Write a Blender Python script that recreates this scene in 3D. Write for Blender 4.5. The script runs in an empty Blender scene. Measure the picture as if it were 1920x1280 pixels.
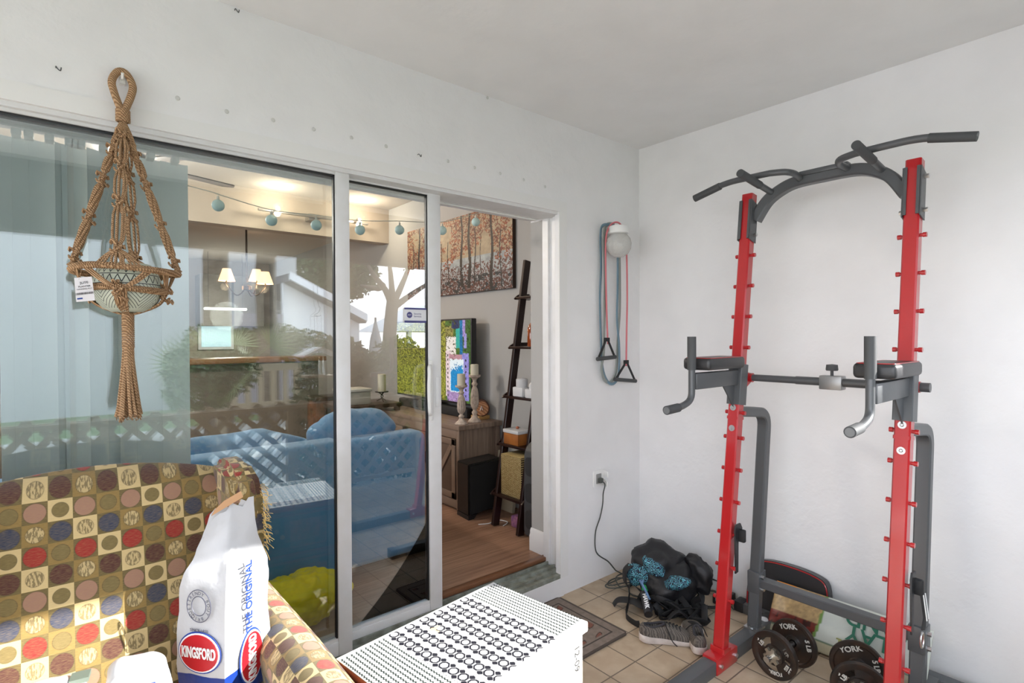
import bpy, bmesh, math, random
import numpy as np
from mathutils import Vector, Matrix, Quaternion, noise
R = math.radians
PI = math.pi
random.seed(7)
sc = bpy.context.scene
C = sc.collection

# ---------------------------------------------------------------- camera, world, sun, exposure
cam_d = bpy.data.cameras.new('camera'); cam = bpy.data.objects.new('camera', cam_d); C.objects.link(cam)
cam_d.sensor_width = 36; cam_d.lens = 1014.7351 / 1920 * 36; cam_d.clip_start = 0.02; cam_d.clip_end = 300
yaw, pitch, roll = 0.874864639, -0.00975434589, -0.00442405845
F = Vector((math.cos(yaw) * math.cos(pitch), math.sin(yaw) * math.cos(pitch), math.sin(pitch)))
Rt = Vector((math.sin(yaw), -math.cos(yaw), 0)); Up = Rt.cross(F)
R2 = Rt * math.cos(roll) + Up * math.sin(roll); U2 = -Rt * math.sin(roll) + Up * math.cos(roll)
M = Matrix((R2, U2, -F)).transposed().to_4x4(); M.translation = Vector((0, -2.10632255, 1.42994748))
cam.matrix_world = M
sc.camera = cam
sc.view_settings.view_transform = 'Standard'; sc.view_settings.look = 'None'
sc.view_settings.gamma = 1; sc.view_settings.use_curve_mapping = False
sc.view_settings.exposure = 0.77

w = bpy.data.worlds.new('World'); sc.world = w; w.use_nodes = True
nt = w.node_tree; bgn = nt.nodes['Background']
tc = nt.nodes.new('ShaderNodeTexCoord'); sp = nt.nodes.new('ShaderNodeSeparateXYZ'); rp = nt.nodes.new('ShaderNodeValToRGB')
nt.links.new(tc.outputs['Generated'], sp.inputs[0]); nt.links.new(sp.outputs['Z'], rp.inputs[0]); nt.links.new(rp.outputs[0], bgn.inputs[0])
rp.color_ramp.elements[0].position = 0.0; rp.color_ramp.elements[0].color = (0.93, 0.945, 1, 1)
rp.color_ramp.elements[1].position = 0.7; rp.color_ramp.elements[1].color = (0.70, 0.82, 1, 1)
bgn.inputs[1].default_value = 4.0
sun_d = bpy.data.lights.new('sun', 'SUN'); sun = bpy.data.objects.new('sun', sun_d); C.objects.link(sun)
sun_d.energy = 9; sun_d.angle = R(0.6); sun_d.color = (1, 0.97, 0.93)
sun.rotation_euler = Vector((1.0, -1.0, 0.612)).to_track_quat('Z', 'Y').to_euler(); sun.location = (4, -6, 5)
# daylight through the open side of the porch (portal only, gives off no light of its own)
pd = bpy.data.lights.new('opening_daylight', 'AREA'); po = bpy.data.objects.new('opening_daylight', pd); C.objects.link(po)
pd.shape = 'RECTANGLE'; pd.size = 5.1; pd.size_y = 2.1; pd.cycles.is_portal = True
po.location = (0.2, -2.62, 1.07); po.rotation_euler = (R(90), 0, 0)
pd2 = bpy.data.lights.new('added_side_portal', 'AREA'); po2 = bpy.data.objects.new('added_side_portal', pd2); C.objects.link(po2)  # portal for the added side opening
pd2.shape = 'RECTANGLE'; pd2.size = 1.35; pd2.size_y = 2.2; pd2.cycles.is_portal = True
po2.location = (-2.52, -1.35, 1.62); po2.rotation_euler = (0, R(-90), 0)
pd3 = bpy.data.lights.new('added_window_portal', 'AREA'); po3 = bpy.data.objects.new('added_window_portal', pd3); C.objects.link(po3)  # portal for the added interior window
pd3.shape = 'RECTANGLE'; pd3.size = 1.4; pd3.size_y = 2.2; pd3.cycles.is_portal = True
po3.location = (-3.12, 1.7, 1.6); po3.rotation_euler = (0, R(-90), 0)
sc.cycles.max_bounces = 10; sc.cycles.diffuse_bounces = 6; sc.cycles.transparent_max_bounces = 16
sc.cycles.sample_clamp_indirect = 6

# ---------------------------------------------------------------- materials
def lin(c):
    return tuple(((x / 12.92) if x <= 0.04045 else ((x + 0.055) / 1.055) ** 2.4) for x in c)
def rgb(h):
    return lin(tuple(int(h[i:i + 2], 16) / 255 for i in (0, 2, 4)))
MATS = {}
class N:
    def __init__(s, m): s.nt = m.node_tree; s.b = s.nt.nodes['Principled BSDF']
    def n(s, t, **k):
        x = s.nt.nodes.new(t)
        for a, v in k.items(): setattr(x, a, v)
        return x
    def l(s, a, b): s.nt.links.new(a, b)
    def math(s, op, a, b=None, c=None):
        x = s.n('ShaderNodeMath', operation=op)
        for i, v in enumerate((a, b, c)):
            if v is None: continue
            if isinstance(v, (int, float)): x.inputs[i].default_value = v
            else: s.l(v, x.inputs[i])
        return x.outputs[0]
    def mix(s, f, a, b):
        x = s.n('ShaderNodeMix', data_type='RGBA')
        for i, v in ((0, f), (6, a), (7, b)):
            if isinstance(v, (int, float)): x.inputs[i].default_value = v
            elif isinstance(v, tuple): x.inputs[i].default_value = (*v[:3], 1)
            else: s.l(v, x.inputs[i])
        return x.outputs[2]
    def ramp(s, f, stops, const=False):
        x = s.n('ShaderNodeValToRGB'); cr = x.color_ramp
        if const: cr.interpolation = 'CONSTANT'
        while len(cr.elements) < len(stops): cr.elements.new(0.5)
        for e, (p, c) in zip(cr.elements, stops): e.position = p; e.color = (*c[:3], 1)
        s.l(f, x.inputs[0]); return x.outputs[0]
    def obj(s):
        return s.n('ShaderNodeTexCoord').outputs['Object']
    def noise(s, scale, detail=3, vec=None, rough=.5):
        x = s.n('ShaderNodeTexNoise'); x.inputs['Scale'].default_value = scale; x.inputs['Detail'].default_value = detail
        x.inputs['Roughness'].default_value = rough
        s.l(vec if vec is not None else s.obj(), x.inputs['Vector']); return x.outputs['Fac']
    def mapped(s, scale=(1, 1, 1), rot=(0, 0, 0), src='Object'):
        x = s.n('ShaderNodeMapping'); x.inputs['Scale'].default_value = scale; x.inputs['Rotation'].default_value = rot
        s.l(s.n('ShaderNodeTexCoord').outputs[src], x.inputs[0]); return x.outputs[0]
    def bump(s, h, strength=.3, dist=.01):
        x = s.n('ShaderNodeBump'); x.inputs['Strength'].default_value = strength; x.inputs['Distance'].default_value = dist
        s.l(h, x.inputs['Height']); s.l(x.outputs[0], s.b.inputs['Normal'])
def mat(name, col, rough=.5, metal=0, bump=None, var=None, spec=None, emit=None, coat=0, sheen=0, trans=0, sub=0):
    if name in MATS: return MATS[name]
    m = bpy.data.materials.new(name); m.use_nodes = True; b = m.node_tree.nodes['Principled BSDF']
    col = rgb(col) if isinstance(col, str) else col
    b.inputs['Base Color'].default_value = (*col, 1); b.inputs['Roughness'].default_value = rough; b.inputs['Metallic'].default_value = metal
    if spec is not None: b.inputs['Specular IOR Level'].default_value = spec
    if coat: b.inputs['Coat Weight'].default_value = coat; b.inputs['Coat Roughness'].default_value = .08
    if sheen: b.inputs['Sheen Weight'].default_value = sheen
    if trans: b.inputs['Transmission Weight'].default_value = trans
    if sub: b.inputs['Subsurface Weight'].default_value = sub
    if emit: b.inputs['Emission Color'].default_value = (*emit[0], 1); b.inputs['Emission Strength'].default_value = emit[1]
    x = N(m)
    if var:   # (scale, other colour)
        oc = rgb(var[1]) if isinstance(var[1], str) else var[1]
        f = x.ramp(x.noise(var[0], 4), [(.35, (0, 0, 0)), (.68, (1, 1, 1))])
        x.l(x.mix(f, col, oc), b.inputs['Base Color'])
    if bump: x.bump(x.noise(bump[0], 4), bump[1], bump[2] if len(bump) > 2 else .005)
    MATS[name] = m; return m
def attr_mat(name, rough=.6, emit=0, bump=None):
    m = mat(name, (.5, .5, .5), rough, bump=bump); x = N(m)
    a = x.n('ShaderNodeVertexColor', layer_name='Col')
    if emit:
        x.l(a.outputs[0], x.b.inputs['Emission Color']); x.b.inputs['Emission Strength'].default_value = emit
        x.b.inputs['Base Color'].default_value = (.01, .01, .01, 1)
    else: x.l(a.outputs[0], x.b.inputs['Base Color'])
    return m

def stucco(name, col, s=.35):
    m = mat(name, col, .85, spec=.2); x = N(m)
    a = x.noise(9, 5); b = x.noise(38, 3); h = x.math('ADD', x.math('MULTIPLY', x.ramp(a, [(.45, (0, 0, 0)), (.6, (1, 1, 1))]), .6), x.math('MULTIPLY', b, .5))
    x.bump(h, s, .004)
    spots = x.ramp(x.noise(5.5, 2), [(.25, (0.96, .96, .96)), (.6, (1, 1, 1))])
    c = rgb(col) if isinstance(col, str) else col
    mm = x.n('ShaderNodeMix', data_type='RGBA', blend_type='MULTIPLY'); mm.inputs[0].default_value = 1
    mm.inputs[6].default_value = (*c, 1); x.l(spots, mm.inputs[7]); x.l(mm.outputs[2], x.b.inputs['Base Color'])
    return m
M_wall = stucco('white_stucco', (.80, .80, .80))
M_ceil = stucco('ceiling_stucco', (.78, .785, .785), .25)
M_trimw = mat('white_paint', (.80, .80, .79), .45, bump=(60, .05))
M_alu = mat('white_aluminium', (.74, .745, .75), .4, var=(14, (.70, .70, .69)), bump=(80, .03))
M_sill = mat('weathered_sill', '8f958c', .6, var=(22, '6b6a5f'), bump=(60, .2))
M_iwall = mat('grey_wall_paint', (.40, .395, .38), .8, bump=(90, .08))
M_tan = mat('tan_wall_paint', (.42, .36, .30), .8, bump=(90, .08))
M_iceil = mat('interior_ceiling', (.5, .46, .41), .9, bump=(150, .5))
M_dark = mat('dark_beam', '2b2320', .7, bump=(30, .1))

def tile_mat():
    m = mat('beige_tile', (.5, .4, .3), .55); x = N(m)
    g = x.n('ShaderNodeSeparateXYZ'); x.l(x.n('ShaderNodeNewGeometry').outputs['Position'], g.inputs[0])
    T = .1655
    u = x.math('DIVIDE', x.math('SUBTRACT', g.outputs[0], 1.924), T); v = x.math('DIVIDE', x.math('SUBTRACT', g.outputs[1], -.637), T)
    fu = x.math('ABSOLUTE', x.math('SUBTRACT', x.math('FRACT', u), .5)); fv = x.math('ABSOLUTE', x.math('SUBTRACT', x.math('FRACT', v), .5))
    e = x.math('MAXIMUM', fu, fv); gr = x.ramp(e, [(.478, (0, 0, 0)), (.489, (1, 1, 1))])
    cb = x.n('ShaderNodeCombineXYZ'); x.l(x.math('FLOOR', u), cb.inputs[0]); x.l(x.math('FLOOR', v), cb.inputs[1])
    wn = x.n('ShaderNodeTexWhiteNoise', noise_dimensions='2D'); x.l(cb.outputs[0], wn.inputs['Vector'])
    c1 = x.mix(wn.outputs['Value'], rgb('b9a48a'), rgb('a9957c'))
    c2 = x.mix(x.ramp(x.noise(12, 5), [(.4, (0, 0, 0)), (.7, (.6, .6, .6))]), c1, rgb('c9b8a0'))
    x.l(x.mix(gr, c2, rgb('6f6355')), x.b.inputs['Base Color'])
    x.bump(x.math('ADD', x.math('MULTIPLY', gr, -1), x.math('MULTIPLY', x.noise(50), .15)), .5, .002)
    return m
M_tile = tile_mat()
def plank_mat(name, a, b, pw, pl, axis=0, dark=.5):
    m = mat(name, (.3, .2, .1), .45); x = N(m)
    g = x.n('ShaderNodeSeparateXYZ'); x.l(x.n('ShaderNodeTexCoord').outputs['Object'], g.inputs[0])
    U, V = (g.outputs[0], g.outputs[1]) if axis == 0 else (g.outputs[1], g.outputs[2]) if axis == 1 else (g.outputs[2], g.outputs[0])
    v = x.math('DIVIDE', V, pw); row = x.math('FLOOR', v)
    wr = x.n('ShaderNodeTexWhiteNoise', noise_dimensions='1D'); x.l(row, wr.inputs['W'])
    u = x.math('ADD', x.math('DIVIDE', U, pl), wr.outputs['Value']); 
    cb = x.n('ShaderNodeCombineXYZ'); x.l(x.math('FLOOR', u), cb.inputs[0]); x.l(row, cb.inputs[1])
    wn = x.n('ShaderNodeTexWhiteNoise', noise_dimensions='2D'); x.l(cb.outputs[0], wn.inputs['Vector'])
    gc = x.n('ShaderNodeCombineXYZ'); x.l(x.math('MULTIPLY', U, 1.3), gc.inputs[0]); x.l(x.math('MULTIPLY', V, 26), gc.inputs[1]); x.l(wn.outputs['Value'], gc.inputs[2])
    grain = x.ramp(x.noise(2.2, 6, gc.outputs[0], .65), [(.32, (0, 0, 0)), (.66, (1, 1, 1))])
    f = x.math('ADD', x.math('MULTIPLY', grain, .7), x.math('MULTIPLY', wn.outputs['Value'], .3))
    base = x.mix(f, rgb(a), rgb(b))
    e = x.math('MAXIMUM', x.math('ABSOLUTE', x.math('SUBTRACT', x.math('FRACT', v), .5)), x.math('ADD', x.math('MULTIPLY', x.math('SUBTRACT', x.math('ABSOLUTE', x.math('SUBTRACT', x.math('FRACT', u), .5)), .5), pl / pw), .5))
    ed = x.ramp(e, [(.488, (0, 0, 0)), (.498, (dark, dark, dark))])
    x.l(x.mix(ed, base, (.03, .02, .015)), x.b.inputs['Base Color']); x.bump(grain, .06, .002)
    return m
M_wood = plank_mat('interior_wood_planks', '6f4c39', 'b08a70', .18, 1.2, 0)
M_cons = plank_mat('grey_barn_wood', '6b584b', 'a08a78', .11, 2.0, 2, .35)
M_consd = plank_mat('dark_barn_wood', '4a3b32', '786455', .09, 2.0, 2, .6)

def glass_mat(name, tint, ior):
    m = bpy.data.materials.new(name); m.use_nodes = True; t = m.node_tree; t.nodes.clear()
    o = t.nodes.new('ShaderNodeOutputMaterial'); mx = t.nodes.new('ShaderNodeMixShader'); fr = t.nodes.new('ShaderNodeFresnel')
    tr = t.nodes.new('ShaderNodeBsdfTransparent'); gl = t.nodes.new('ShaderNodeBsdfGlossy')
    fr.inputs['IOR'].default_value = ior; tr.inputs[0].default_value = (*tint, 1); gl.inputs['Roughness'].default_value = 0.0
    gl.inputs[0].default_value = (.95, .98, 1, 1)
    t.links.new(fr.outputs[0], mx.inputs[0]); t.links.new(tr.outputs[0], mx.inputs[1]); t.links.new(gl.outputs[0], mx.inputs[2]); t.links.new(mx.outputs[0], o.inputs[0])
    return m
M_glass = glass_mat('window_glass', (.965, .985, .98), 1.72)
M_clear = glass_mat('clear_glass', (.93, .93, .92), 1.45)
M_frost = glass_mat('globe_glass', (.80, .80, .78), 1.5)

M_red = mat('red_enamel', (.44, .012, .016), .28, coat=.6)
M_gun = mat('gunmetal_paint', (.095, .10, .105), .38, .2)
M_blk = mat('black_plastic', (.015, .015, .017), .45)
M_blkm = mat('black_matte', (.012, .012, .013), .7)
M_rub = mat('black_foam_grip', (.06, .063, .066), .65)
M_chr = mat('chrome', (.75, .75, .76), .18, 1)
M_zinc = mat('zinc_bolt', (.6, .6, .6), .3, 1)
M_white = mat('white_plastic', (.78, .78, .76), .4)
M_jute = mat('jute', 'a28060', .85)
def jute():
    x = N(M_jute)
    wv = x.n('ShaderNodeTexWave'); wv.inputs['Scale'].default_value = 70; wv.inputs['Distortion'].default_value = 1.5
    wv.bands_direction = 'DIAGONAL'; x.l(x.obj(), wv.inputs['Vector'])
    x.l(x.mix(wv.outputs['Fac'], rgb('8a6848'), rgb('c4a07a')), x.b.inputs['Base Color']); x.bump(wv.outputs['Fac'], .8, .003)
jute()

# ---------------------------------------------------------------- mesh helpers (world coordinates)
def wloc(o):
    v = Vector()
    while o: v += o.location; o = o.parent
    return v
def finish(name, me, m, parent, smooth, label=None):
    o = bpy.data.objects.new(name, me); C.objects.link(o)
    if m is not None:
        for q in (m if isinstance(m, (list, tuple)) else [m]): me.materials.append(q)
    if parent is not None:
        off = wloc(parent); me.transform(Matrix.Translation(-off)); o.parent = parent
    if smooth and len(me.polygons):
        me.shade_smooth(); me.set_sharp_from_angle(angle=R(smooth))
    if label: o['label'] = label
    return o
def obj(name, bm, m, parent=None, smooth=40, label=None):
    me = bpy.data.meshes.new(name); bmesh.ops.recalc_face_normals(bm, faces=bm.faces[:]); bm.to_mesh(me); bm.free()
    return finish(name, me, m, parent, smooth, label)
def thing(name, label, cat, loc=(0, 0, 0), group=None):
    o = bpy.data.objects.new(name, None); C.objects.link(o); o.location = loc; o.empty_display_size = .05
    return tag(o, label, cat, group)
def tag(o, label, cat, group=None):
    o['label'] = label; o['category'] = cat
    if group: o['group'] = group
    return o
def struct(name, bm, m, parent=None, smooth=40):
    o = obj(name, bm, m, parent, smooth)
    if parent is None: o['kind'] = 'structure'
    return o
def dup(r, loc, label=None, group=None):
    n = r.copy(); C.objects.link(n); n.location = loc
    if label: n['label'] = label
    if group: n['group'] = group
    for c in list(r.children):
        k = c.copy(); C.objects.link(k); k.parent = n
        for g in c.children:
            h = g.copy(); C.objects.link(h); h.parent = k
    return n
NB = bmesh.new
def box(bm, a, b, bev=0, rot=None, piv=None, seg=2, mi=0):
    a = Vector(a); b = Vector(b); c = (a + b) / 2; s = b - a
    r = bmesh.ops.create_cube(bm, size=1); vs = r['verts']
    bmesh.ops.scale(bm, vec=(abs(s.x), abs(s.y), abs(s.z)), verts=vs)
    fs = list({f for v in vs for f in v.link_faces})
    if bev:
        es = list({e for v in vs for e in v.link_edges})
        rr = bmesh.ops.bevel(bm, geom=es, offset=bev, segments=seg, affect='EDGES', profile=.5)
        vs = list({v for f in rr['faces'] for v in f.verts} | {v for v in vs if v.is_valid})
        fs = list({f for v in vs for f in v.link_faces})
    bmesh.ops.translate(bm, vec=c, verts=vs)
    if rot is not None:
        bmesh.ops.rotate(bm, cent=Vector(piv) if piv is not None else c, matrix=rot, verts=vs)
    for f in fs: f.material_index = mi
    return vs
def RZ(a): return Matrix.Rotation(R(a), 3, 'Z')
def RX(a): return Matrix.Rotation(R(a), 3, 'X')
def RY(a): return Matrix.Rotation(R(a), 3, 'Y')
def catmull(pts, n=6, closed=False):
    P = [Vector(p) for p in pts]; out = []
    L = len(P)
    if closed: idx = range(L)
    else: idx = range(L - 1)
    for i in idx:
        if closed: p0, p1, p2, p3 = P[(i - 1) % L], P[i], P[(i + 1) % L], P[(i + 2) % L]
        else: p0, p1, p2, p3 = P[max(i - 1, 0)], P[i], P[i + 1], P[min(i + 2, L - 1)]
        for k in range(n):
            t = k / n
            out.append(.5 * ((2 * p1) + (p2 - p0) * t + (2 * p0 - 5 * p1 + 4 * p2 - p3) * t * t + (3 * p1 - p0 - 3 * p2 + p3) * t ** 3))
    if not closed: out.append(P[-1])
    return out
def rounded(pts, r, n=5):
    P = [Vector(p) for p in pts]; out = [P[0]]
    for i in range(1, len(P) - 1):
        a, b, c = P[i - 1], P[i], P[i + 1]
        rr = min(r, (a - b).length * .49, (c - b).length * .49)
        s = b + (a - b).normalized() * rr; e = b + (c - b).normalized() * rr
        for k in range(n + 1):
            t = k / n; out.append(s * (1 - t) ** 2 + b * 2 * t * (1 - t) + e * t * t)
    out.append(P[-1]); return out
def sweep(bm, path, prof, closed=False, up=None, scale=None, cap=True, twist=0):
    """prof: list of (a,b) in the frame (side, up)"""
    P = [Vector(p) for p in path]; n = len(P); rings = []
    def tan(i):
        if closed: return (P[(i + 1) % n] - P[(i - 1) % n]).normalized()
        return (P[min(i + 1, n - 1)] - P[max(i - 1, 0)]).normalized()
    t0 = tan(0)
    u = Vector(up) if up is not None else (Vector((0, 0, 1)) if abs(t0.z) < .9 else Vector((0, 1, 0)))
    u = (u - t0 * u.dot(t0)).normalized()
    for i in range(n):
        t = tan(i)
        if up is not None: uu = Vector(up)
        else: uu = u
        uu = (uu - t * uu.dot(t))
        uu = uu.normalized() if uu.length > 1e-6 else u
        u = uu; s = t.cross(u)
        if twist:
            q = Quaternion(t, twist * i / n); uu = q @ u; s = q @ s
        k = scale[i] if scale else 1
        rings.append([bm.verts.new(P[i] + s * a * k + uu * b * k) for a, b in prof])
    m = len(prof); fs = []
    for i in range(n if closed else n - 1):
        A, B = rings[i], rings[(i + 1) % n]
        for j in range(m): fs.append(bm.faces.new((A[j], A[(j + 1) % m], B[(j + 1) % m], B[j])))
    if cap and not closed: fs.append(bm.faces.new(rings[0][::-1])); fs.append(bm.faces.new(rings[-1]))
    return fs
def circ(r, n=12): return [(r * math.cos(2 * PI * k / n), r * math.sin(2 * PI * k / n)) for k in range(n)]
def rect(w, h, b=.12):
    c = min(w, h) * b
    return [(w / 2, -h / 2 + c), (w / 2, h / 2 - c), (w / 2 - c, h / 2), (-w / 2 + c, h / 2), (-w / 2, h / 2 - c), (-w / 2, -h / 2 + c), (-w / 2 + c, -h / 2), (w / 2 - c, -h / 2)]
def tube(bm, path, r, n=12, **k): return sweep(bm, path, circ(r, n), **k)
def cyl(bm, a, b, r, n=16, r2=None):
    sc_ = [1, (r2 / r) if r2 else 1]
    return sweep(bm, [a, b], circ(r, n), scale=sc_)
def lathe(bm, prof, c=(0, 0, 0), n=24, axis=None, cap=False):
    """prof [(r,z)]"""
    c = Vector(c); q = Vector((0, 0, 1)).rotation_difference(Vector(axis)).to_matrix() if axis is not None else Matrix.Identity(3)
    rings = []
    for r, z in prof:
        if r < 1e-5: rings.append([bm.verts.new(c + q @ Vector((0, 0, z)))])
        else: rings.append([bm.verts.new(c + q @ Vector((r * math.cos(2 * PI * k / n), r * math.sin(2 * PI * k / n), z))) for k in range(n)])
    for A, B in zip(rings, rings[1:]):
        for j in range(n):
            if len(A) == 1 and len(B) == 1: break
            if len(A) == 1: bm.faces.new((A[0], B[(j + 1) % n], B[j]))
            elif len(B) == 1: bm.faces.new((A[j], A[(j + 1) % n], B[0]))
            else: bm.faces.new((A[j], A[(j + 1) % n], B[(j + 1) % n], B[j]))
    if cap:
        for r_ in (rings[0], rings[-1]):
            if len(r_) > 1: bm.faces.new(r_)
def sphere(bm, c, r, n=16, s=(1, 1, 1)):
    rr = bmesh.ops.create_uvsphere(bm, u_segments=n, v_segments=max(6, n * 2 // 3), radius=r)
    bmesh.ops.scale(bm, vec=s, verts=rr['verts']); bmesh.ops.translate(bm, vec=Vector(c), verts=rr['verts']); return rr['verts']
def prism(bm, poly, o, ux, uy, d):
    """polygon in plane (o,ux,uy) extruded by vector d"""
    o, ux, uy, d = Vector(o), Vector(ux), Vector(uy), Vector(d)
    a = [bm.verts.new(o + ux * p[0] + uy * p[1]) for p in poly]; b = [bm.verts.new(v.co + d) for v in a]
    n = len(a); bm.faces.new(a[::-1]); bm.faces.new(b)
    for i in range(n): bm.faces.new((a[i], a[(i + 1) % n], b[(i + 1) % n], b[i]))
def roundrect(w, h, r, n=5):
    out = []
    for cx, cy, a0 in ((w / 2 - r, h / 2 - r, 0), (-w / 2 + r, h / 2 - r, 90), (-w / 2 + r, -h / 2 + r, 180), (w / 2 - r, -h / 2 + r, 270)):
        for k in range(n + 1):
            a = R(a0 + 90 * k / n); out.append((cx + r * math.cos(a), cy + r * math.sin(a)))
    return out
def displace(bm, amp, freq, seed=0, verts=None):
    bm.normal_update()
    for v in (verts or bm.verts):
        v.co += v.normal * amp * noise.noise(v.co * freq + Vector((seed, seed * .7, 1.3)))
def painted(name, o, ux, uy, nx, ny, fn, m, parent=None, zf=None, thick=None):
    """a panel whose own print is stored per vertex; fn(U,V)->rgb arrays"""
    o, ux, uy = np.array(o, float), np.array(ux, float), np.array(uy, float)
    U, V = np.meshgrid(np.linspace(0, 1, nx), np.linspace(0, 1, ny)); U = U.ravel(); V = V.ravel()
    nrm = np.cross(ux, uy); nrm /= np.linalg.norm(nrm)
    P = o + U[:, None] * ux + V[:, None] * uy
    if zf is not None: P = P + zf(U, V)[:, None] * nrm
    f = []
    for j in range(ny - 1):
        for i in range(nx - 1):
            k = j * nx + i; f.append((k, k + 1, k + nx + 1, k + nx))
    me = bpy.data.meshes.new(name); me.from_pydata(P.tolist(), [], f)
    ca = me.color_attributes.new('Col', 'FLOAT_COLOR', 'POINT')
    col = np.ones((len(U), 4), dtype=np.float32); col[:, :3] = fn(U, V); ca.data.foreach_set('color', col.ravel())
    return finish(name, me, m, parent, 0)
def text(name, s, size, o, ux, uy, m, parent, ext=.0006, align='CENTER', sx=1, bold=0):
    cu = bpy.data.curves.new(name, 'FONT'); cu.body = s; cu.size = size; cu.extrude = ext; cu.align_x = align; cu.align_y = 'CENTER'; cu.offset = bold
    ux, uy = Vector(ux).normalized(), Vector(uy).normalized(); uz = ux.cross(uy).normalized(); uy = uz.cross(ux)
    t = bpy.data.objects.new('tmp', cu); C.objects.link(t); bpy.context.view_layer.update()
    me = bpy.data.meshes.new_from_object(t); bpy.data.objects.remove(t)
    mw = Matrix((ux, uy, uz)).transposed().to_4x4() @ Matrix.Diagonal((sx, 1, 1, 1)); mw.translation = Vector(o); me.transform(mw)
    me.materials.clear()
    return finish(name, me, m, parent, 0)
def vnoise(x, y, seed=0):
    xi = np.floor(x).astype(int); yi = np.floor(y).astype(int); xf = x - xi; yf = y - yi
    def h(a, b): return (np.sin(a * 127.1 + b * 311.7 + seed * 74.7) * 43758.5453) % 1
    u = xf * xf * (3 - 2 * xf); v = yf * yf * (3 - 2 * yf)
    return (h(xi, yi) * (1 - u) + h(xi + 1, yi) * u) * (1 - v) + (h(xi, yi + 1) * (1 - u) + h(xi + 1, yi + 1) * u) * v
def fbm(x, y, seed=0, o=4):
    s = 0; a = .5
    for k in range(o): s = s + a * vnoise(x * 2 ** k, y * 2 ** k, seed + k); a *= .5
    return s
def foliage(name, blobs, n, size, m, parent, seed=1, droop=0):
    rng = np.random.default_rng(seed); V = []; Fc = []
    for (cx, cy, cz, rx, ry, rz) in blobs:
        d = rng.normal(size=(n, 3)); d /= np.linalg.norm(d, axis=1)[:, None]; rr = rng.uniform(.35, 1, (n, 1)) ** .5
        P = d * rr * np.array([rx, ry, rz]) + np.array([cx, cy, cz])
        for p in P:
            a = Vector(rng.normal(size=3)).normalized(); b = a.orthogonal().normalized(); a.z -= droop; a.normalize(); s = size * rng.uniform(.6, 1.4)
            p = Vector(p); k = len(V)
            V += [p - b * s * .25, p + a * s * .5 - b * 0, p + b * s * .25, p - a * s * .5]; Fc.append((k, k + 1, k + 2, k + 3))
    me = bpy.data.meshes.new(name); me.from_pydata(V, [], Fc); return finish(name, me, m, parent, 0)

# ================================================================ SETTING
def bx(m_, name, *bs, bev=0, kind=True, parent=None):
    bm = NB()
    for a, b in bs: box(bm, a, b, bev)
    return struct(name, bm, m_, parent) if kind else obj(name, bm, m_, parent)
bx(M_tile, 'floor', ((-2.5, -2.62, -.12), (2.95, .02, 0)))
bx(M_ceil, 'ceiling', ((-2.5, -2.62, 2.6), (2.95, 0.0, 2.7)))
bx(M_wall, 'wall_back', ((-2.5, 0, 2.109), (2.81, .29, 2.8)), ((2.15, 0, 0), (2.81, .29, 2.109)), ((2.095, 0, .10), (2.15, .03, 2.109)),
   ((-2.5, 0, 0), (-1.35, .29, 2.109)), ((-1.35, -.006, -.05), (2.12, .0, .10)), ((-1.35, 0, -.05), (2.15, .16, .10)))
bx(M_wall, 'wall_right', ((2.808, -2.33, -.1), (2.95, 0, 2.75)))
bx(M_wall, 'wall_left', ((-2.5, -2.62, -.1), (-2.4, 0, 1.1)), ((-2.5, -2.62, 2.25), (-2.4, 0, 2.75)), ((-2.5, -.7, 1.1), (-2.4, 0, 2.25)), ((-2.5, -2.62, 1.1), (-2.4, -2.45, 2.25)))  # unseen side, opened up to even the daylight on the right wall
bx(M_dark, 'trim_beam', ((-2.4, -2.6, 2.12), (2.95, -2.47, 2.6)))
M_band = mat('smooth_plaster_band', (.77, .77, .755), .7, bump=(40, .08))
bx(M_band, 'trim_plaster_band', ((2.095, -.005, .10), (2.155, .001, 2.165)), ((-1.42, -.005, 2.109), (2.095, .001, 2.165)))
bx(mat('eave_paint', (.5, .49, .47), .7), 'trim_eave_added', ((-3.0, -3.3, 2.6), (3.7, -2.6, 2.7)))  # unseen overhang added to hold high sky light off the near wall
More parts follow.
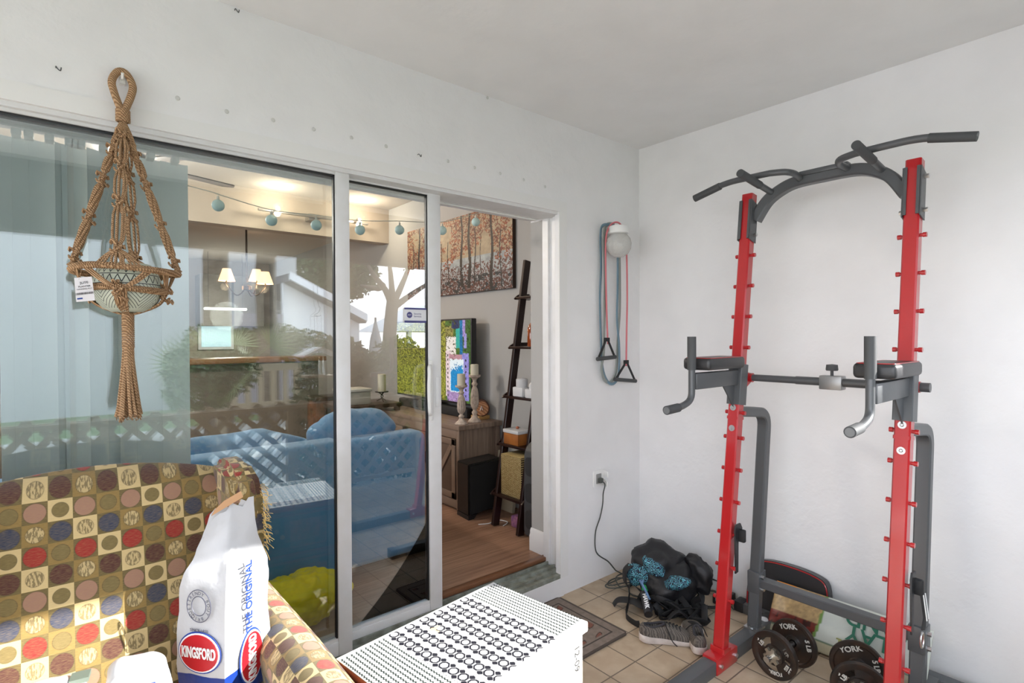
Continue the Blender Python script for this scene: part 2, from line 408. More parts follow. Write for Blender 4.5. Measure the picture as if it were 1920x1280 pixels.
# aluminium outer frame and stepped sill of the sliding door
bx(M_alu, 'trim_door_frame', ((-1.35, .008, 2.094), (2.15, .155, 2.125)), ((2.122, .03, .13), (2.15, .075, 2.094)), ((2.134, .075, .13), (2.15, .11, 2.094)), ((2.118, .11, .13), (2.15, .155, 2.094)),
   ((-1.35, .03, .13), (-1.30, .155, 2.094)))
bx(M_sill, 'trim_sill', ((-1.35, -.004, .098), (2.11, .03, .122)), ((-1.35, .03, .10), (2.12, .062, .134)), ((-1.35, .062, .10), (2.12, .07, .15)), ((-1.35, .07, .10), (2.12, .115, .134)), ((-1.35, .115, .10), (2.12, .123, .15)), ((-1.35, .123, .10), (2.12, .158, .142)))
def panel(name, x0, x1, y, sw0, sw1, z0, z1, rt, rb):
    bm = NB()
    box(bm, (x0, y, z0), (x0 + sw0, y + .035, z1), .003); box(bm, (x1 - sw1, y, z0), (x1, y + .035, z1), .003)
    box(bm, (x0 + sw0, y + .003, z1 - rt), (x1 - sw1, y + .032, z1), .002); box(bm, (x0 + sw0, y + .003, z0), (x1 - sw1, y + .032, z0 + rb), .002)
    for a, b in (((x0 + sw0, z0 + rb), (x1 - sw1, z0 + rb + .012)), ): box(bm, (a[0], y + .008, a[1]), (b[0], y + .027, b[1]))
    r = struct(name, bm, M_alu)
    bm = NB(); box(bm, (x0 + sw0 - .004, y + .016, z0 + rb), (x1 - sw1 + .004, y + .020, z1 - rt))
    struct('glass', bm, M_glass, r)
    bm = NB(); a, b, c, d = x0 + sw0, x1 - sw1, z0 + rb, z1 - rt
    for p, q in (((a, c), (b, c + .006)), ((a, d - .006), (b, d)), ((a, c), (a + .006, d)), ((b - .006, c), (b, d))): box(bm, (p[0], y + .010, p[1]), (q[0], y + .026, q[1]))
    struct('gasket', bm, M_blk, r)
    return r
d1 = panel('door_1', -1.30, .915, .022, .06, .058, .135, 2.10, .016, .058)
d2 = panel('door_2', -.42, 1.382, .070, .06, .066, .135, 2.10, .012, .050)
bm = NB()
tube(bm, catmull([(1.318, .068, 1.295), (1.296, .035, 1.285), (1.290, .025, 1.25), (1.286, .022, 1.2), (1.288, .023, 1.13), (1.292, .027, 1.09), (1.302, .04, 1.075), (1.318, .068, 1.068)], 5), .009, 10)
box(bm, (1.312, .06, 1.04), (1.330, .072, 1.32), .004)
struct('door_handle', bm, M_white, d2)
bm = NB(); box(bm, (1.350, .066, 1.10), (1.372, .0705, 1.24), .003); struct('latch_plate', bm, M_alu, d2)
# security sticker on the sliding glass
st = thing('window_sticker', 'small white and violet security sticker on the sliding glass', 'sticker', (1.25, .083, 1.5))
def ray(px, py):
    return F + R2 * ((px - 960) / 1014.7351) - U2 * ((py - 640) / 1014.7351)
def at(px, py, ax, v):
    d = ray(px, py); i = 'xyz'.index(ax); c = M.translation; t = (v - c[i]) / d[i]; return c + d * t
a_ = at(758, 578, 'y', .084); b_ = at(803, 604, 'y', .084)
x0, x1, z1, z0 = a_.x, 1.318, at(780, 577, 'y', .084).z, at(780, 605, 'y', .084).z
bm = NB(); box(bm, (x0, .0832, z0), (x1, .0846, z1)); obj('label_sheet', bm, mat('sticker_white', (.72, .73, .76), .4), st)
M_violet = mat('violet_ink', '4a4a80', .5); M_blue = mat('blue_ink', '1d3f8a', .5)
bm = NB(); box(bm, (x0, .0826, z1 - .008), (x1, .0833, z1)); box(bm, (x0, .0826, z0), (x1, .0833, z0 + .010)); obj('border_stripe', bm, M_violet, st)
bm = NB(); cx, cz = x0 + .026, (z0 + z1) / 2 + .001; lathe(bm, [(0, 0), (.014, 0), (.014, .0006), (0, .0006)], (cx, .0832, cz), 20, (0, -1, 0)); obj('logo', bm, M_violet, st)
text('lettering', 'ADT', .0095, (cx, .0824, cz), (1, 0, 0), (0, 0, 1), mat('sticker_white', 0), st, .0002)
text('lettering', 'Security\nServices', .012, (cx + .042, .0829, cz), (1, 0, 0), (0, 0, 1), M_violet, st, .0002)

# interior shell
bx(M_wood, 'floor_interior', ((-3.0, .158, .02), (2.62, 7.2, .16)))
bx(M_iceil, 'ceiling_interior', ((-3.0, .29, 2.727), (2.62, 3.1, 2.8)), ((-3, 3.1, 2.60), (2.62, 7.2, 2.7)))
bx(M_iwall, 'wall_interior_right', ((2.6, .29, .1), (2.72, 7.2, 2.8)))
bx(M_iwall, 'wall_interior_door', ((2.1505, .288, .16), (2.6, .292, 2.727)), ((2.1498, .158, .16), (2.1510, .2915, 2.10)))
bx(M_tan, 'wall_interior_left', ((-3.1, .29, .1), (-3.0, .6, 2.8)), ((-3.1, 2.8, .1), (-3.0, 7.2, 2.8)), ((-3.1, .6, .1), (-3.0, 2.8, .9)), ((-3.1, .6, 2.3), (-3.0, 2.8, 2.8)))
bx(M_trimw, 'window_added', ((-3.09, .6, .9), (-3.01, .65, 2.3)), ((-3.09, 2.75, .9), (-3.01, 2.8, 2.3)), ((-3.09, 1.68, .9), (-3.01, 1.72, 2.3)), ((-3.09, .65, .9), (-3.01, 2.75, .94)), ((-3.09, .65, 2.26), (-3.01, 2.75, 2.3)))  # unseen window, added to let daylight into the dim interior
bx(M_tan, 'wall_kitchen', ((-3.0, 7.1, .1), (2.6, 7.2, 2.8)))
bx(M_tan, 'wall_header', ((-3.0, 2.967, 2.385), (2.6, 3.1, 2.727)))
M_base = mat('white_baseboard', (.72, .72, .72), .45)
bm = NB()
for o_, ux, d in (((2.6, .29, .16), (-1, 0, 0), (0, 6.8, 0)), ((2.149, .160, .16), (-1, 0, 0), (0, .132, 0))):
    prism(bm, [(0, 0), (.018, 0), (.018, .085), (.012, .1), (.012, .115), (.005, .13), (0, .13)], o_, ux, (0, 0, 1), d)
struct('baseboard_interior', bm, M_base)
bx(mat('oak_threshold', '7a5238', .4), 'trim_threshold', ((-1.3, .135, .145), (2.14, .175, .168)), bev=.004)

# vertical blinds drawn to the left
vb = thing('vertical_blinds', 'pale vertical blinds drawn behind the left glass panel with their white head rail', 'blinds', (.1, .2, 2.1))
bm = NB(); box(bm, (-1.28, .163, 2.093), (2.09, .205, 2.125), .003); box(bm, (-1.28, .176, 2.087), (2.09, .192, 2.094)); obj('head_rail', bm, M_white, vb)
M_slat = mat('blind_vinyl', (.88, .91, .90), .5, bump=(20, .05)); MATS['blind_vinyl'].node_tree.nodes['Principled BSDF'].inputs['Subsurface Weight'].default_value = 0
x = .368; rng = random.Random(3)
xs = [.33, .255, .20, .185, .12, .06, .045, .03, -.02, -.07, -.10]
ang = [4, 8, 30, 12, 24, 14, 60, 40, 10, 16, 12]
for i, (xc, a) in enumerate(zip(xs, ang)):
    bm = NB(); pts = [(.0445 * t, .004 * (1 - t * t)) for t in (-1, -.6, -.2, .2, .6, 1)]
    poly = pts + [(p, q - .0012) for p, q in reversed(pts)]
    ca, sa = math.cos(R(a)), math.sin(R(a)); tl = .0 if i != 3 else .03
    prism(bm, poly, (xc, .235 + .002 * i, .19), (ca, sa, 0), (-sa, ca, 0), (-tl - .004 * (i % 3), 0, 1.885)); obj('slat', bm, M_slat, vb)
    bm = NB(); box(bm, (xc - .012, .19, 2.068), (xc + .012, .24, 2.088), .003); obj('carrier', bm, M_white, vb)

# railing with lattice on the open side
rl = thing('lattice_railing', 'tan wooden railing with diagonal lattice along the open side of the porch', 'railing', (0, -2.53, 0))
M_lat = mat('tan_paint_wood', '9a8a72', .7, bump=(30, .2))
bm = NB(); box(bm, (-2.4, -2.575, .815), (2.8, -2.485, .86), .006); obj('top_rail', bm, M_lat, rl)
bm = NB(); box(bm, (-2.4, -2.56, .08), (2.8, -2.50, .12), .004); obj('bottom_rail', bm, M_lat, rl)
for px_ in (-2.36, -1.05, .25, 1.5, 2.76):
    bm = NB(); box(bm, (px_ - .04, -2.57, 0), (px_ + .04, -2.49, .815), .006); obj('post', bm, M_lat, rl)
bm = NB(); zb, zt = .12, .815; sp_ = .150
for s, yy in ((1, -2.522), (-1, -2.534)):
    k = -2.4 - 1
    while k < 2.9:
        a, b = (k, zb), (k + s * (zt - zb), zt)
        if s < 0: a, b = (k + .7, zb), (k, zt + 0.0)
        lo, hi = -2.39, 2.79
        def clip(a, b):
            (ax, az), (bx_, bz) = a, b
            if max(ax, bx_) < lo or min(ax, bx_) > hi: return None
            def cp(x, z):
                if x < lo: t = (lo - ax) / (bx_ - ax)
                elif x > hi: t = (hi - ax) / (bx_ - ax)
                else: return (x, z)
                return (ax + (bx_ - ax) * t, az + (bz - az) * t)
            return cp(ax, az), cp(bx_, bz)
        cc = clip(a, b)
        if cc: sweep(bm, [(cc[0][0], yy, cc[0][1]), (cc[1][0], yy, cc[1][1])], rect(.008, .045))
        k += sp_
obj('lattice_panel', bm, M_lat, rl)
bm = NB(); k = -2.3
while k < 2.75:
    prism(bm, [(-.04, 0), (.04, 0), (.022, .028), (-.022, .028)], (k, -2.528, .86), (1, 0, 0), (0, 0, 1), (0, -.02, 0)); k += .177
box(bm, (-2.34, -2.545, .855), (2.74, -2.53, .864)); obj('lattice_tips', bm, M_lat, rl)

# ================================================================ PORCH OBJECTS
# ---- upholstered wing chair
def fabric():
    m = mat('dotted_upholstery', (.3, .25, .15), .9, sheen=.2); x = N(m); cell = .0498
    uv = x.n('ShaderNodeUVMap'); s = x.n('ShaderNodeSeparateXYZ'); x.l(uv.outputs[0], s.inputs[0])
    u = x.math('DIVIDE', s.outputs[0], cell); v = x.math('DIVIDE', s.outputs[1], cell)
    i = x.math('FLOORED_MODULO', x.math('FLOOR', u), 4); j = x.math('FLOORED_MODULO', x.math('FLOOR', v), 4)
    idx = x.math('DIVIDE', x.math('ADD', x.math('ADD', x.math('MULTIPLY', j, 4), i), .5), 16)
    OL, GO, CR = rgb('62542f'), rgb('836a38'), rgb('c6ae7c')
    MR, RD, NV, MV, OD, ST = rgb('4a2620'), rgb('8f201c'), rgb('33384a'), rgb('96705c'), rgb('6f6038'), rgb('7a6a48')
    rows = [  # (background, dot, size, striped)
        [(OL, MR, 1, 0), (CR, ST, .5, 1), (OL, MR, 1, 0), (GO, ST, .6, 1)],
        [(GO, OD, .6, 0), (OL, MV, 1, 0), (CR, OD, .5, 0), (OL, MV, 1, 0)],
        [(OL, NV, 1, 0), (GO, ST, .6, 1), (OL, NV, 1, 0), (CR, ST, .5, 1)],
        [(CR, OD, .5, 0), (OL, RD, 1, 0), (GO, OD, .6, 0), (OL, RD, 1, 0)]]
    st = [c for r in reversed(rows) for c in r]
    bg = x.ramp(idx, [(k / 16, c[0]) for k, c in enumerate(st)], True)
    dt = x.ramp(idx, [(k / 16, c[1]) for k, c in enumerate(st)], True)
    pr = x.ramp(idx, [(k / 16, (c[2], c[3], 0)) for k, c in enumerate(st)], True)
    ps = x.n('ShaderNodeSeparateColor'); x.l(pr, ps.inputs[0])
    du = x.math('SUBTRACT', x.math('FRACT', u), .5); dv = x.math('SUBTRACT', x.math('FRACT', v), .5)
    d = x.math('SQRT', x.math('ADD', x.math('MULTIPLY', du, du), x.math('MULTIPLY', dv, dv)))
    rad = x.math('ADD', .24, x.math('MULTIPLY', ps.outputs[0], .21))
    e = x.math('SUBTRACT', rad, d); mask = x.ramp(x.math('ADD', x.math('MULTIPLY', e, 12), .5), [(.4, (0, 0, 0)), (.6, (1, 1, 1))])
    nn = x.n('ShaderNodeCombineXYZ'); x.l(x.math('MULTIPLY', s.outputs[0], 160), nn.inputs[0]); x.l(x.math('MULTIPLY', s.outputs[1], 45), nn.inputs[1])
    sn = x.ramp(x.noise(1.6, 2, nn.outputs[0]), [(.47, (0, 0, 0)), (.53, (1, 1, 1))])
    strp = x.mix(x.math('MULTIPLY', x.math('MULTIPLY', sn, ps.outputs[1]), .8), dt, CR)
    ring = x.ramp(x.math('ADD', x.math('MULTIPLY', x.math('ABSOLUTE', e), -30), 1), [(.1, (0, 0, 0)), (.8, (1, 1, 1))])
    c = x.mix(x.math('MULTIPLY', ring, .45), x.mix(mask, bg, strp), rgb('3a3020'))
    th = x.n('ShaderNodeCombineXYZ'); x.l(x.math('MULTIPLY', s.outputs[0], 90), th.inputs[0]); x.l(x.math('MULTIPLY', s.outputs[1], 700), th.inputs[1])
    tn = x.noise(1, 2, th.outputs[0]); c2 = x.mix(x.math('MULTIPLY', x.ramp(tn, [(.4, (0, 0, 0)), (.7, (1, 1, 1))]), .22), c, rgb('a8905c'))
    x.l(c2, x.b.inputs['Base Color']); x.bump(tn, .35, .002); return m
M_fab = fabric()
def fabric_uv(o, org=(0, 0, 0), ax=None):
    me = o.data; uvl = me.uv_layers.new(name='UVMap'); off = wloc(o) - Vector(org)
    for p in me.polygons:
        n = p.normal; a = max(range(3), key=lambda k: abs(n[k])) if ax is None else ax
        for li in p.loop_indices:
            co = me.vertices[me.loops[li].vertex_index].co + off
            uvl.data[li].uv = ((co.x, co.z) if a == 1 else (co.y, co.z) if a == 0 else (co.x, co.y))
ch = thing('wing_chair', 'wing chair upholstered in olive fabric with red, navy and cream dots, beside the glass door', 'armchair', (.05, -.55, 0))
def arc_panel(bm, x0, x1, z0, z1, rise, yfn, th, n=24, mz=14):
    """backrest: slightly domed front, arched top"""
    F_, B_ = [], []
    for j in range(mz + 1):
        t = j / mz; rf, rb = [], []
        for i in range(n + 1):
            s = i / n; x = x0 + (x1 - x0) * s; e = 1 - (2 * s - 1) ** 2
            zt = z1 + rise * e; z = z0 + (zt - z0) * t
            dome = .03 * e * (1 - (2 * t - 1) ** 4)
            rnd = th * .45 * (max(0, t - .93) / .07) ** 2
            rf.append(bm.verts.new((x, yfn(z) - dome + rnd, z))); rb.append(bm.verts.new((x, yfn(z) + th - rnd, z)))
        F_.append(rf); B_.append(rb)
    for j in range(mz):
        for i in range(n):
            bm.faces.new((F_[j][i], F_[j][i + 1], F_[j + 1][i + 1], F_[j + 1][i])); bm.faces.new((B_[j][i + 1], B_[j][i], B_[j + 1][i], B_[j + 1][i + 1]))
        bm.faces.new((F_[j][0], F_[j + 1][0], B_[j + 1][0], B_[j][0])); bm.faces.new((F_[j + 1][n], F_[j][n], B_[j][n], B_[j + 1][n]))
    for i in range(n):
        bm.faces.new((F_[mz][i], F_[mz][i + 1], B_[mz][i + 1], B_[mz][i])); bm.faces.new((F_[0][i + 1], F_[0][i], B_[0][i], B_[0][i + 1]))
bm = NB(); arc_panel(bm, -.27, .365, .40, 1.025, .045, lambda z: -.25 - .30 * (1.03 - z), .11)
o = obj('backrest', bm, M_fab, ch, 60); 
_d = ray(161, 1026); _t = 1.4
for _ in range(40): _p = M.translation + _d * _t; _t += ((-.25 - .30 * (1.03 - _p.z) - .028) - _p.y) / _d.y
fabric_uv(o, (_p.x - 3.5 * .0498, 0, _p.z - .5 * .0498 - 8 * .0498 + 8 * .0498), 1)
def wing(xi, xo):
    bm = NB(); pts = []
    prof = [(-.13, .50), (-.13, .95), (-.15, 1.02), (-.22, 1.055), (-.33, 1.06), (-.42, 1.035), (-.47, .98), (-.475, .9), (-.46, .8), (-.45, .7), (-.47, .6), (-.50, .50)]
    prism(bm, prof, (xi, 0, 0), (0, 1, 0), (0, 0, 1), (xo - xi, 0, 0))
    bmesh.ops.bevel(bm, geom=[e for e in bm.edges], offset=.022, segments=3, affect='EDGES'); return bm
for a, b in ((.362, .445), (-.355, -.265)):
    o = obj('wing', wing(a, b), M_fab, ch, 70); fabric_uv(o, (.01, .02, .03))
def arm(xc):
    bm = NB(); path = [(xc, -.14, .545), (xc, -.6, .55), (xc, -.90, .54)]
    prof = [(.075 * math.cos(a), .07 * math.sin(a)) for a in np.linspace(0, PI, 12)] + [(-.055, -.1), (-.055, -.36), (.055, -.36), (.055, -.1)]
    sweep(bm, path, prof, up=(0, 0, 1)); bmesh.ops.bevel(bm, geom=[e for e in bm.edges if e.is_boundary or e.calc_face_angle(0) > 1.2], offset=.012, segments=2, affect='EDGES'); return bm
for xc in (.485, -.375):
    o = obj('armrest', arm(xc), M_fab, ch, 60); fabric_uv(o, (.03, 0, .02))
bm = NB(); box(bm, (-.285, -.95, .33), (.375, -.36, .47), .035, seg=4); o = obj('seat_cushion', bm, M_fab, ch, 60); fabric_uv(o)
bm = NB(); box(bm, (-.29, -.88, .17), (.38, -.2, .335), .01); o = obj('seat_frame', bm, M_fab, ch, 60); fabric_uv(o)
M_leg = mat('dark_stained_wood', '3a2416', .4)
for x_ in (-.32, .41):
    for y_ in (-.84, -.24):
        bm = NB(); cyl(bm, (x_, y_, .2), (x_ * 1.02, y_ - .01, 0), .026, 10, .016); obj('leg', bm, M_leg, ch)
# frayed threads on the wing edge
bm = NB(); rg = random.Random(5)
for k in range(90):
    z = rg.uniform(.83, 1.0) ; y = -.46 + rg.uniform(-.02, .05); p = Vector((.44, y, z)); d = Vector((rg.uniform(.2, 1), rg.uniform(-.8, .1), rg.uniform(-1, .7))).normalized() * rg.uniform(.012, .04)
    tube(bm, catmull([p, p + d * .6 + Vector((0, 0, -.002)), p + d + Vector((0, 0, -.010))], 2), .0009, 3)
o = obj('frayed_threads', bm, mat('straw_thread', 'e0c078', .8), ch, label='frayed straw coloured threads')

# ---- charcoal bag
M_bagp = mat('white_paper_sack', (.46, .46, .465), .35, bump=(12, .25, .02)); 
def bagmat():
    x = N(M_bagp); g = x.n('ShaderNodeSeparateXYZ'); x.l(x.n('ShaderNodeNewGeometry').outputs['Position'], g.inputs[0])
    e = x.math('ADD', g.outputs[2], x.math('MULTIPLY', x.noise(6), .03))
    c = x.ramp(x.math('MULTIPLY', e, 1), [(.573, rgb('16357f')), (.577, (.46, .46, .468))], True)
    x.l(c, x.b.inputs['Base Color'])
bagmat()
cb_ = thing('charcoal_bag', 'tall white and blue paper charcoal bag standing on the dotted wing chair', 'bag', (.31, -.57, .472))
Lc, Fc_, Rc, Bc = Vector((.229, -.478)), Vector((.313, -.588)), Vector((.438, -.505)), Vector((.366, -.425))
def bag_ring(z, k, pin, dx=0, dy=0):
    """k scale, pin: 0 square .. 1 pinched flat between left and right"""
    c = (Lc + Fc_ + Rc + Bc) / 4; out = []
    ps = [Lc, Fc_, Rc, Bc]
    for a in range(4):
        p, q = ps[a], ps[(a + 1) % 4]
        for t in (0, .25, .5, .75):
            v = p.lerp(q, t) - c
            m_ = (Fc_ + Rc) / 2 - (Lc + Bc) / 2; ax = Vector((m_.x, m_.y)).normalized()   # long axis
            pr = Vector((-ax.y, ax.x)); u_, w_ = v.dot(ax), v.dot(pr)
            v = ax * u_ * k + pr * w_ * k
            v = Vector((v.x, v.y))
            fl = Vector((.8, -.12)).normalized(); pf = Vector((-fl.y, fl.x)); a_, b_ = v.dot(fl), v.dot(pf)
            v = fl * a_ + pf * b_ * (1 - pin)
            out.append((c.x + v.x + dx, c.y + v.y + dy, z))
    return out
bm = NB(); rs = []
for z, k, pin, dx, dy in ((.474, .92, 0, 0, 0), (.49, 1.0, 0, 0, 0), (.56, 1.04, 0, 0, 0), (.64, 1.05, 0, .001, 0), (.72, 1.02, .0, .002, 0), (.78, 1.0, .05, .004, 0), (.815, .93, .2, .006, -.002), (.85, .80, .42, .008, -.004), (.89, .66, .66, .010, -.006), (.93, .56, .86, .014, -.008), (.965, .50, .97, .018, -.008)):
    rs.append([bm.verts.new(p) for p in bag_ring(z, k, pin, dx, dy)])
for i, v in enumerate(rs[-1]): v.co.z += .012 * math.sin(i * 1.9) + (v.co.x - .31) * .25
for A, B in zip(rs, rs[1:]):
    for j in range(16): bm.faces.new((A[j], A[(j + 1) % 16], B[(j + 1) % 16], B[j]))
bm.faces.new(rs[0][::-1])
bmesh.ops.subdivide_edges(bm, edges=bm.edges[:], cuts=2, use_grid_fill=True)
displace(bm, .0035, 28, 3); displace(bm, .006, 9, 5)
o = obj('sack', bm, M_bagp, cb_, 50)
bm = NB(); top = [Vector(p) for p in bag_ring(.965, .49, .9, .016, -.012)]
prism(bm, [(0, 0), (.075, .012), (.07, .030), (.03, .024), (.008, .012)], (.300, -.515, .962), (1, -.15, .35), (0, .1, 1), (0, .002, 0)); obj('torn_flap', bm, mat('kraft_paper', 'b98f68', .8), cb_, label='torn brown paper flap at the top')
nL = Vector((Fc_.y - Lc.y, -(Fc_.x - Lc.x), 0)).normalized()
uL = Vector((Fc_.x - Lc.x, Fc_.y - Lc.y, 0)).normalized(); uR = Vector((Rc.x - Fc_.x, Rc.y - Fc_.y, 0)).normalized()
nL = Vector((uL.y, -uL.x, 0)); nR = Vector((uR.y, -uR.x, 0)); Z = Vector((0, 0, 1))
cL = Vector((*((Lc + Fc_) / 2), 0)); cR = Vector((*((Fc_ + Rc) / 2), 0))
M_lred = mat('red_ink', 'b01420', .4); M_lblue = mat('navy_ink', '1a3c8c', .4); M_lwh = mat('white_ink', (.8, .8, .8), .4)
def ell(c, u, n, a, b, off, m_, nm):
    bm = NB(); pts = [(a * math.cos(t), b * math.sin(t)) for t in np.linspace(0, 2 * PI, 33)[:-1]]
    prism(bm, pts, c + n * off, u, Z, n * .0012); return obj(nm, bm, m_, cb_)
for c, u, n, rot in ((cL, uL, nL, 0), (cR + uR * .01, uR, nR, 1)):
    z = .625 if not rot else .575
    a, b = (.064, .054) if not rot else (.042, .075)
    p = c + Z * z
    ell(p, u, n, a, b, .005, M_lblue, 'logo_outline'); ell(p, u, n, a * .95, b * .93, .0065, M_lwh, 'logo_rim'); ell(p, u, n, a * .88, b * .86, .008, M_lred, 'logo')
    if not rot: text('lettering', 'KINGSFORD', .038, p + n * .0105, u, Z, M_lwh, cb_, .0008, sx=.48, bold=.0012)
    else: text('lettering', 'KINGSFORD', .036, p + n * .0105, Z, -u, M_lwh, cb_, .0008, sx=.6, bold=.0012)
text('lettering', 'THE ORIGINAL', .030, cR - uR * .005 + Z * .745 + nR * .014, Z, -uR, M_lblue, cb_, .0006, sx=.92, bold=.0006)
M_lgrey = mat('grey_ink', '4c4e5c', .5)
p = cL + Z * .745 + nL * .007
bm = NB()
for rr in (.036, .0215):
    pts = [p + uL * rr * math.cos(t) + Z * rr * 1.15 * math.sin(t) for t in np.linspace(0, 2 * PI, 40)[:-1]]; tube(bm, pts, .0012, 6, closed=True)
obj('round_emblem', bm, M_lgrey, cb_)
for k, chh in enumerate('TRENDY BOUT BRIQUET'):
    a = R(160 - k * 19); text('lettering', chh, .0125, p + uL * .029 * math.cos(a) + Z * .033 * math.sin(a) + nL * .001, uL * math.sin(a) - Z * math.cos(a), uL * math.cos(a) + Z * math.sin(a), M_lgrey, cb_, .0003) if chh != ' ' else None
bm = NB(); box(bm, (0, 0, 0), (.001, .001, .001)); bm.free()
text('lettering', 'SINCE 1920', .011, cL + Z * .682 + nL * .0075, uL, Z, M_lgrey, cb_, .0003)

# ---- white plastic sacks on the seat
def sack(name, label, c, s, rz, seed, extra=None, group=None):
    t = thing(name, label, 'plastic bag', (c[0], c[1], c[2] - s[2] / 2), group)
    bm = NB(); bmesh.ops.create_icosphere(bm, subdivisions=5, radius=1)
    for v in bm.verts:
        q = v.co; e = .45; q.x = math.copysign(abs(q.x) ** e, q.x); q.y = math.copysign(abs(q.y) ** e, q.y); q.z = math.copysign(abs(q.z) ** .6, q.z)
    bmesh.ops.scale(bm, vec=(s[0] / 2, s[1] / 2, s[2] / 2), verts=bm.verts[:]); displace(bm, .012, 12, seed); displace(bm, .006, 30, seed + 2)
    bmesh.ops.rotate(bm, cent=(0, 0, 0), matrix=RZ(rz), verts=bm.verts[:]); bmesh.ops.translate(bm, vec=c, verts=bm.verts[:])
    zmin = c[2] - s[2] / 2
    for v in bm.verts: v.co.z = max(v.co.z, zmin)
    obj('wrapping', bm, mat('white_plastic_film', (.62, .62, .63), .3), t, 180)
    if extra: extra(t)
    return t
def ex1(t):
    bm = NB(); box(bm, (.010, -.61, .682), (.044, -.575, .692), 0, RZ(-10)); obj('printed_patch', bm, mat('grey_green_print', '6a7468', .5), t)
sack('plastic_sack', 'crumpled white plastic sack lying on the chair seat at the left', (-.075, -.60, .584), (.24, .12, .224), 4, 3, ex1, 'white plastic sacks on the chair seat')
def ex2(t):
    bm = NB(); box(bm, (.115, -.664, .632), (.158, -.655, .656), .001, RZ(-6)); obj('printed_band', bm, M_lblue, t)
    bm = NB(); box(bm, (.121, -.667, .636), (.152, -.660, .650), .001, RZ(-6)); obj('printed_stripe', bm, mat('yellow_ink', 'd8b92c', .5), t)
sack('plastic_sack', 'small white plastic sack with a yellow and blue print beside the charcoal bag', (.130, -.60, .577), (.125, .12, .21), -6, 9, ex2, 'white plastic sacks on the chair seat')

# ---- chest with patterned cloth
tb = thing('storage_chest', 'low chest with a cream side and orange wood end under a black and white cloth', 'chest', (.89, -.87, 0))
Ao = Vector((.557, -.702, 0)); au = Vector((.990, .138, 0)).normalized(); av = Vector((.135, -.991, 0)); av = Vector((au.y, -au.x, 0)); TW, TD, TH = .602, .392, .575
def tbox(bm, u0, u1, v0, v1, z0, z1, bev=0):
    vs = box(bm, (u0, v0, z0), (u1, v1, z1), bev)
    mm = Matrix((au, av, Z)).transposed()
    for v in vs: v.co = mm @ v.co + Ao
M_orange = mat('orange_wood', '9c5a2e', .4, var=(9, '7c4320')); M_cream = mat('cream_paint', (.80, .77, .70), .45); M_terra = mat('terracotta_edge', 'a2543a', .55)
M_teal = mat('teal_paint', '1f4a52', .45); M_dred = mat('dark_red_trim', '7a2622', .45)
bm = NB(); tbox(bm, .02, TW - .02, .02, TD - .015, .05, TH - .032, .004); obj('body', bm, M_orange, tb)
bm = NB(); tbox(bm, .0, TW, 0, TD, TH - .034, TH - .006, .006); obj('top_board', bm, M_terra, tb)
bm = NB(); tbox(bm, .018, TW - .015, TD - .016, TD - .006, .03, TH - .034, .002); tbox(bm, .002, TW + .002, TD - .012, TD + .003, TH - .032, TH - .002, .004); obj('side_panel', bm, M_cream, tb, label='cream painted side panel')
for k, (z0, z1) in enumerate(((.07, .29), (.31, .53))):
    bm = NB(); tbox(bm, .03, TW - .03, .006, .020, z0, z1, .002); dr = obj('drawer', bm, M_teal, tb)
    bm = NB(); tbox(bm, .03, TW - .03, .000, .008, z0, z0 + .014); tbox(bm, .03, TW - .03, .000, .008, z1 - .014, z1); obj('trim', bm, M_dred, dr)
    for u0 in (.07, .34):
        bm = NB(); tbox(bm, u0, u0 + .18, -.002, .008, z0 + .04, z1 - .04, .003)
        obj('carved_panel', bm, mat('carved_teal_red', '5a5a52', .5, var=(40, '9a5a48'), bump=(60, .6)), dr)
    bm = NB(); mm = Ao + au * .3 - av * .012; sphere(bm, (mm.x, mm.y, (z0 + z1) / 2), .012, 10); obj('knob', bm, mat('brass', (.5, .35, .12), .35, 1), dr)
for u0, v0 in ((.03, .03), (TW - .07, .03), (.03, TD - .07), (TW - .07, TD - .07)):
    bm = NB(); tbox(bm, u0, u0 + .04, v0, v0 + .04, 0, .055, .003); obj('leg', bm, M_orange, tb)
q = Ao + au * (TW - .045) + av * (TD - .0055) + Z * .478
text('lettering', '12-09', .034, q, -Z, au, mat('pencil', '3a3a3a', .7), tb, .0004)
def cloth_print(U, V):
    X = U * TW; Y = V * TD
    col = np.ones((len(U), 3)) * np.array([.62, .62, .615]); dk = np.array(rgb('0c0c1c')); gr = np.array(rgb('14261e'))
    b0, b1 = .150, .480; nb = 6; bw = (b1 - b0) / nb
    k = np.floor((X - b0) / bw); inb = (X > b0) & (X < b1); x = ((X - b0) / bw - k) ; ph = .0365
    y = (Y / ph) % 1; xx = (x - .42) * bw; yy = (y - .5) * ph
    r = np.maximum(np.abs(xx) * 1.0, np.abs(yy)); r = np.maximum(r, (np.abs(xx) + np.abs(yy)) * .74)
    oc = (np.abs(r - .0130) < .0026) & (x < .84)
    dots = ((np.abs(np.abs(xx) - .0145) + np.abs(np.abs(yy) - .0165)) < .0085) & (x < .88)
    m = inb & (oc | dots) & (V > .02) & (V < .97); col[m] = dk
    out = (~inb) & (V < .95) & (V > .03)
    zx = (X / .0145) % 1; zy = (Y / .0105) % 1
    z = out & (np.abs(zx - .5 + .32 * np.abs(zy * 2 - 1) - .16) < .17); col[z] = gr
    st = (np.hypot(X - .27, Y - .085) < .022) & (fbm(X * 90, Y * 90, 4) > .5); col[st] = np.array([.72, .5, .3])
    return col
o = painted('patterned_cloth', tuple(Ao + Z * (TH - .004) + av * TD), tuple(au * TW), tuple(-av * TD), 560, 370, lambda U, V: cloth_print(U, 1 - V), attr_mat('woven_cloth_print', .8), None, lambda U, V: .0015 + 0 * U)
sm = o.modifiers.new('thick', 'SOLIDIFY'); sm.thickness = .002; sm.offset = -1
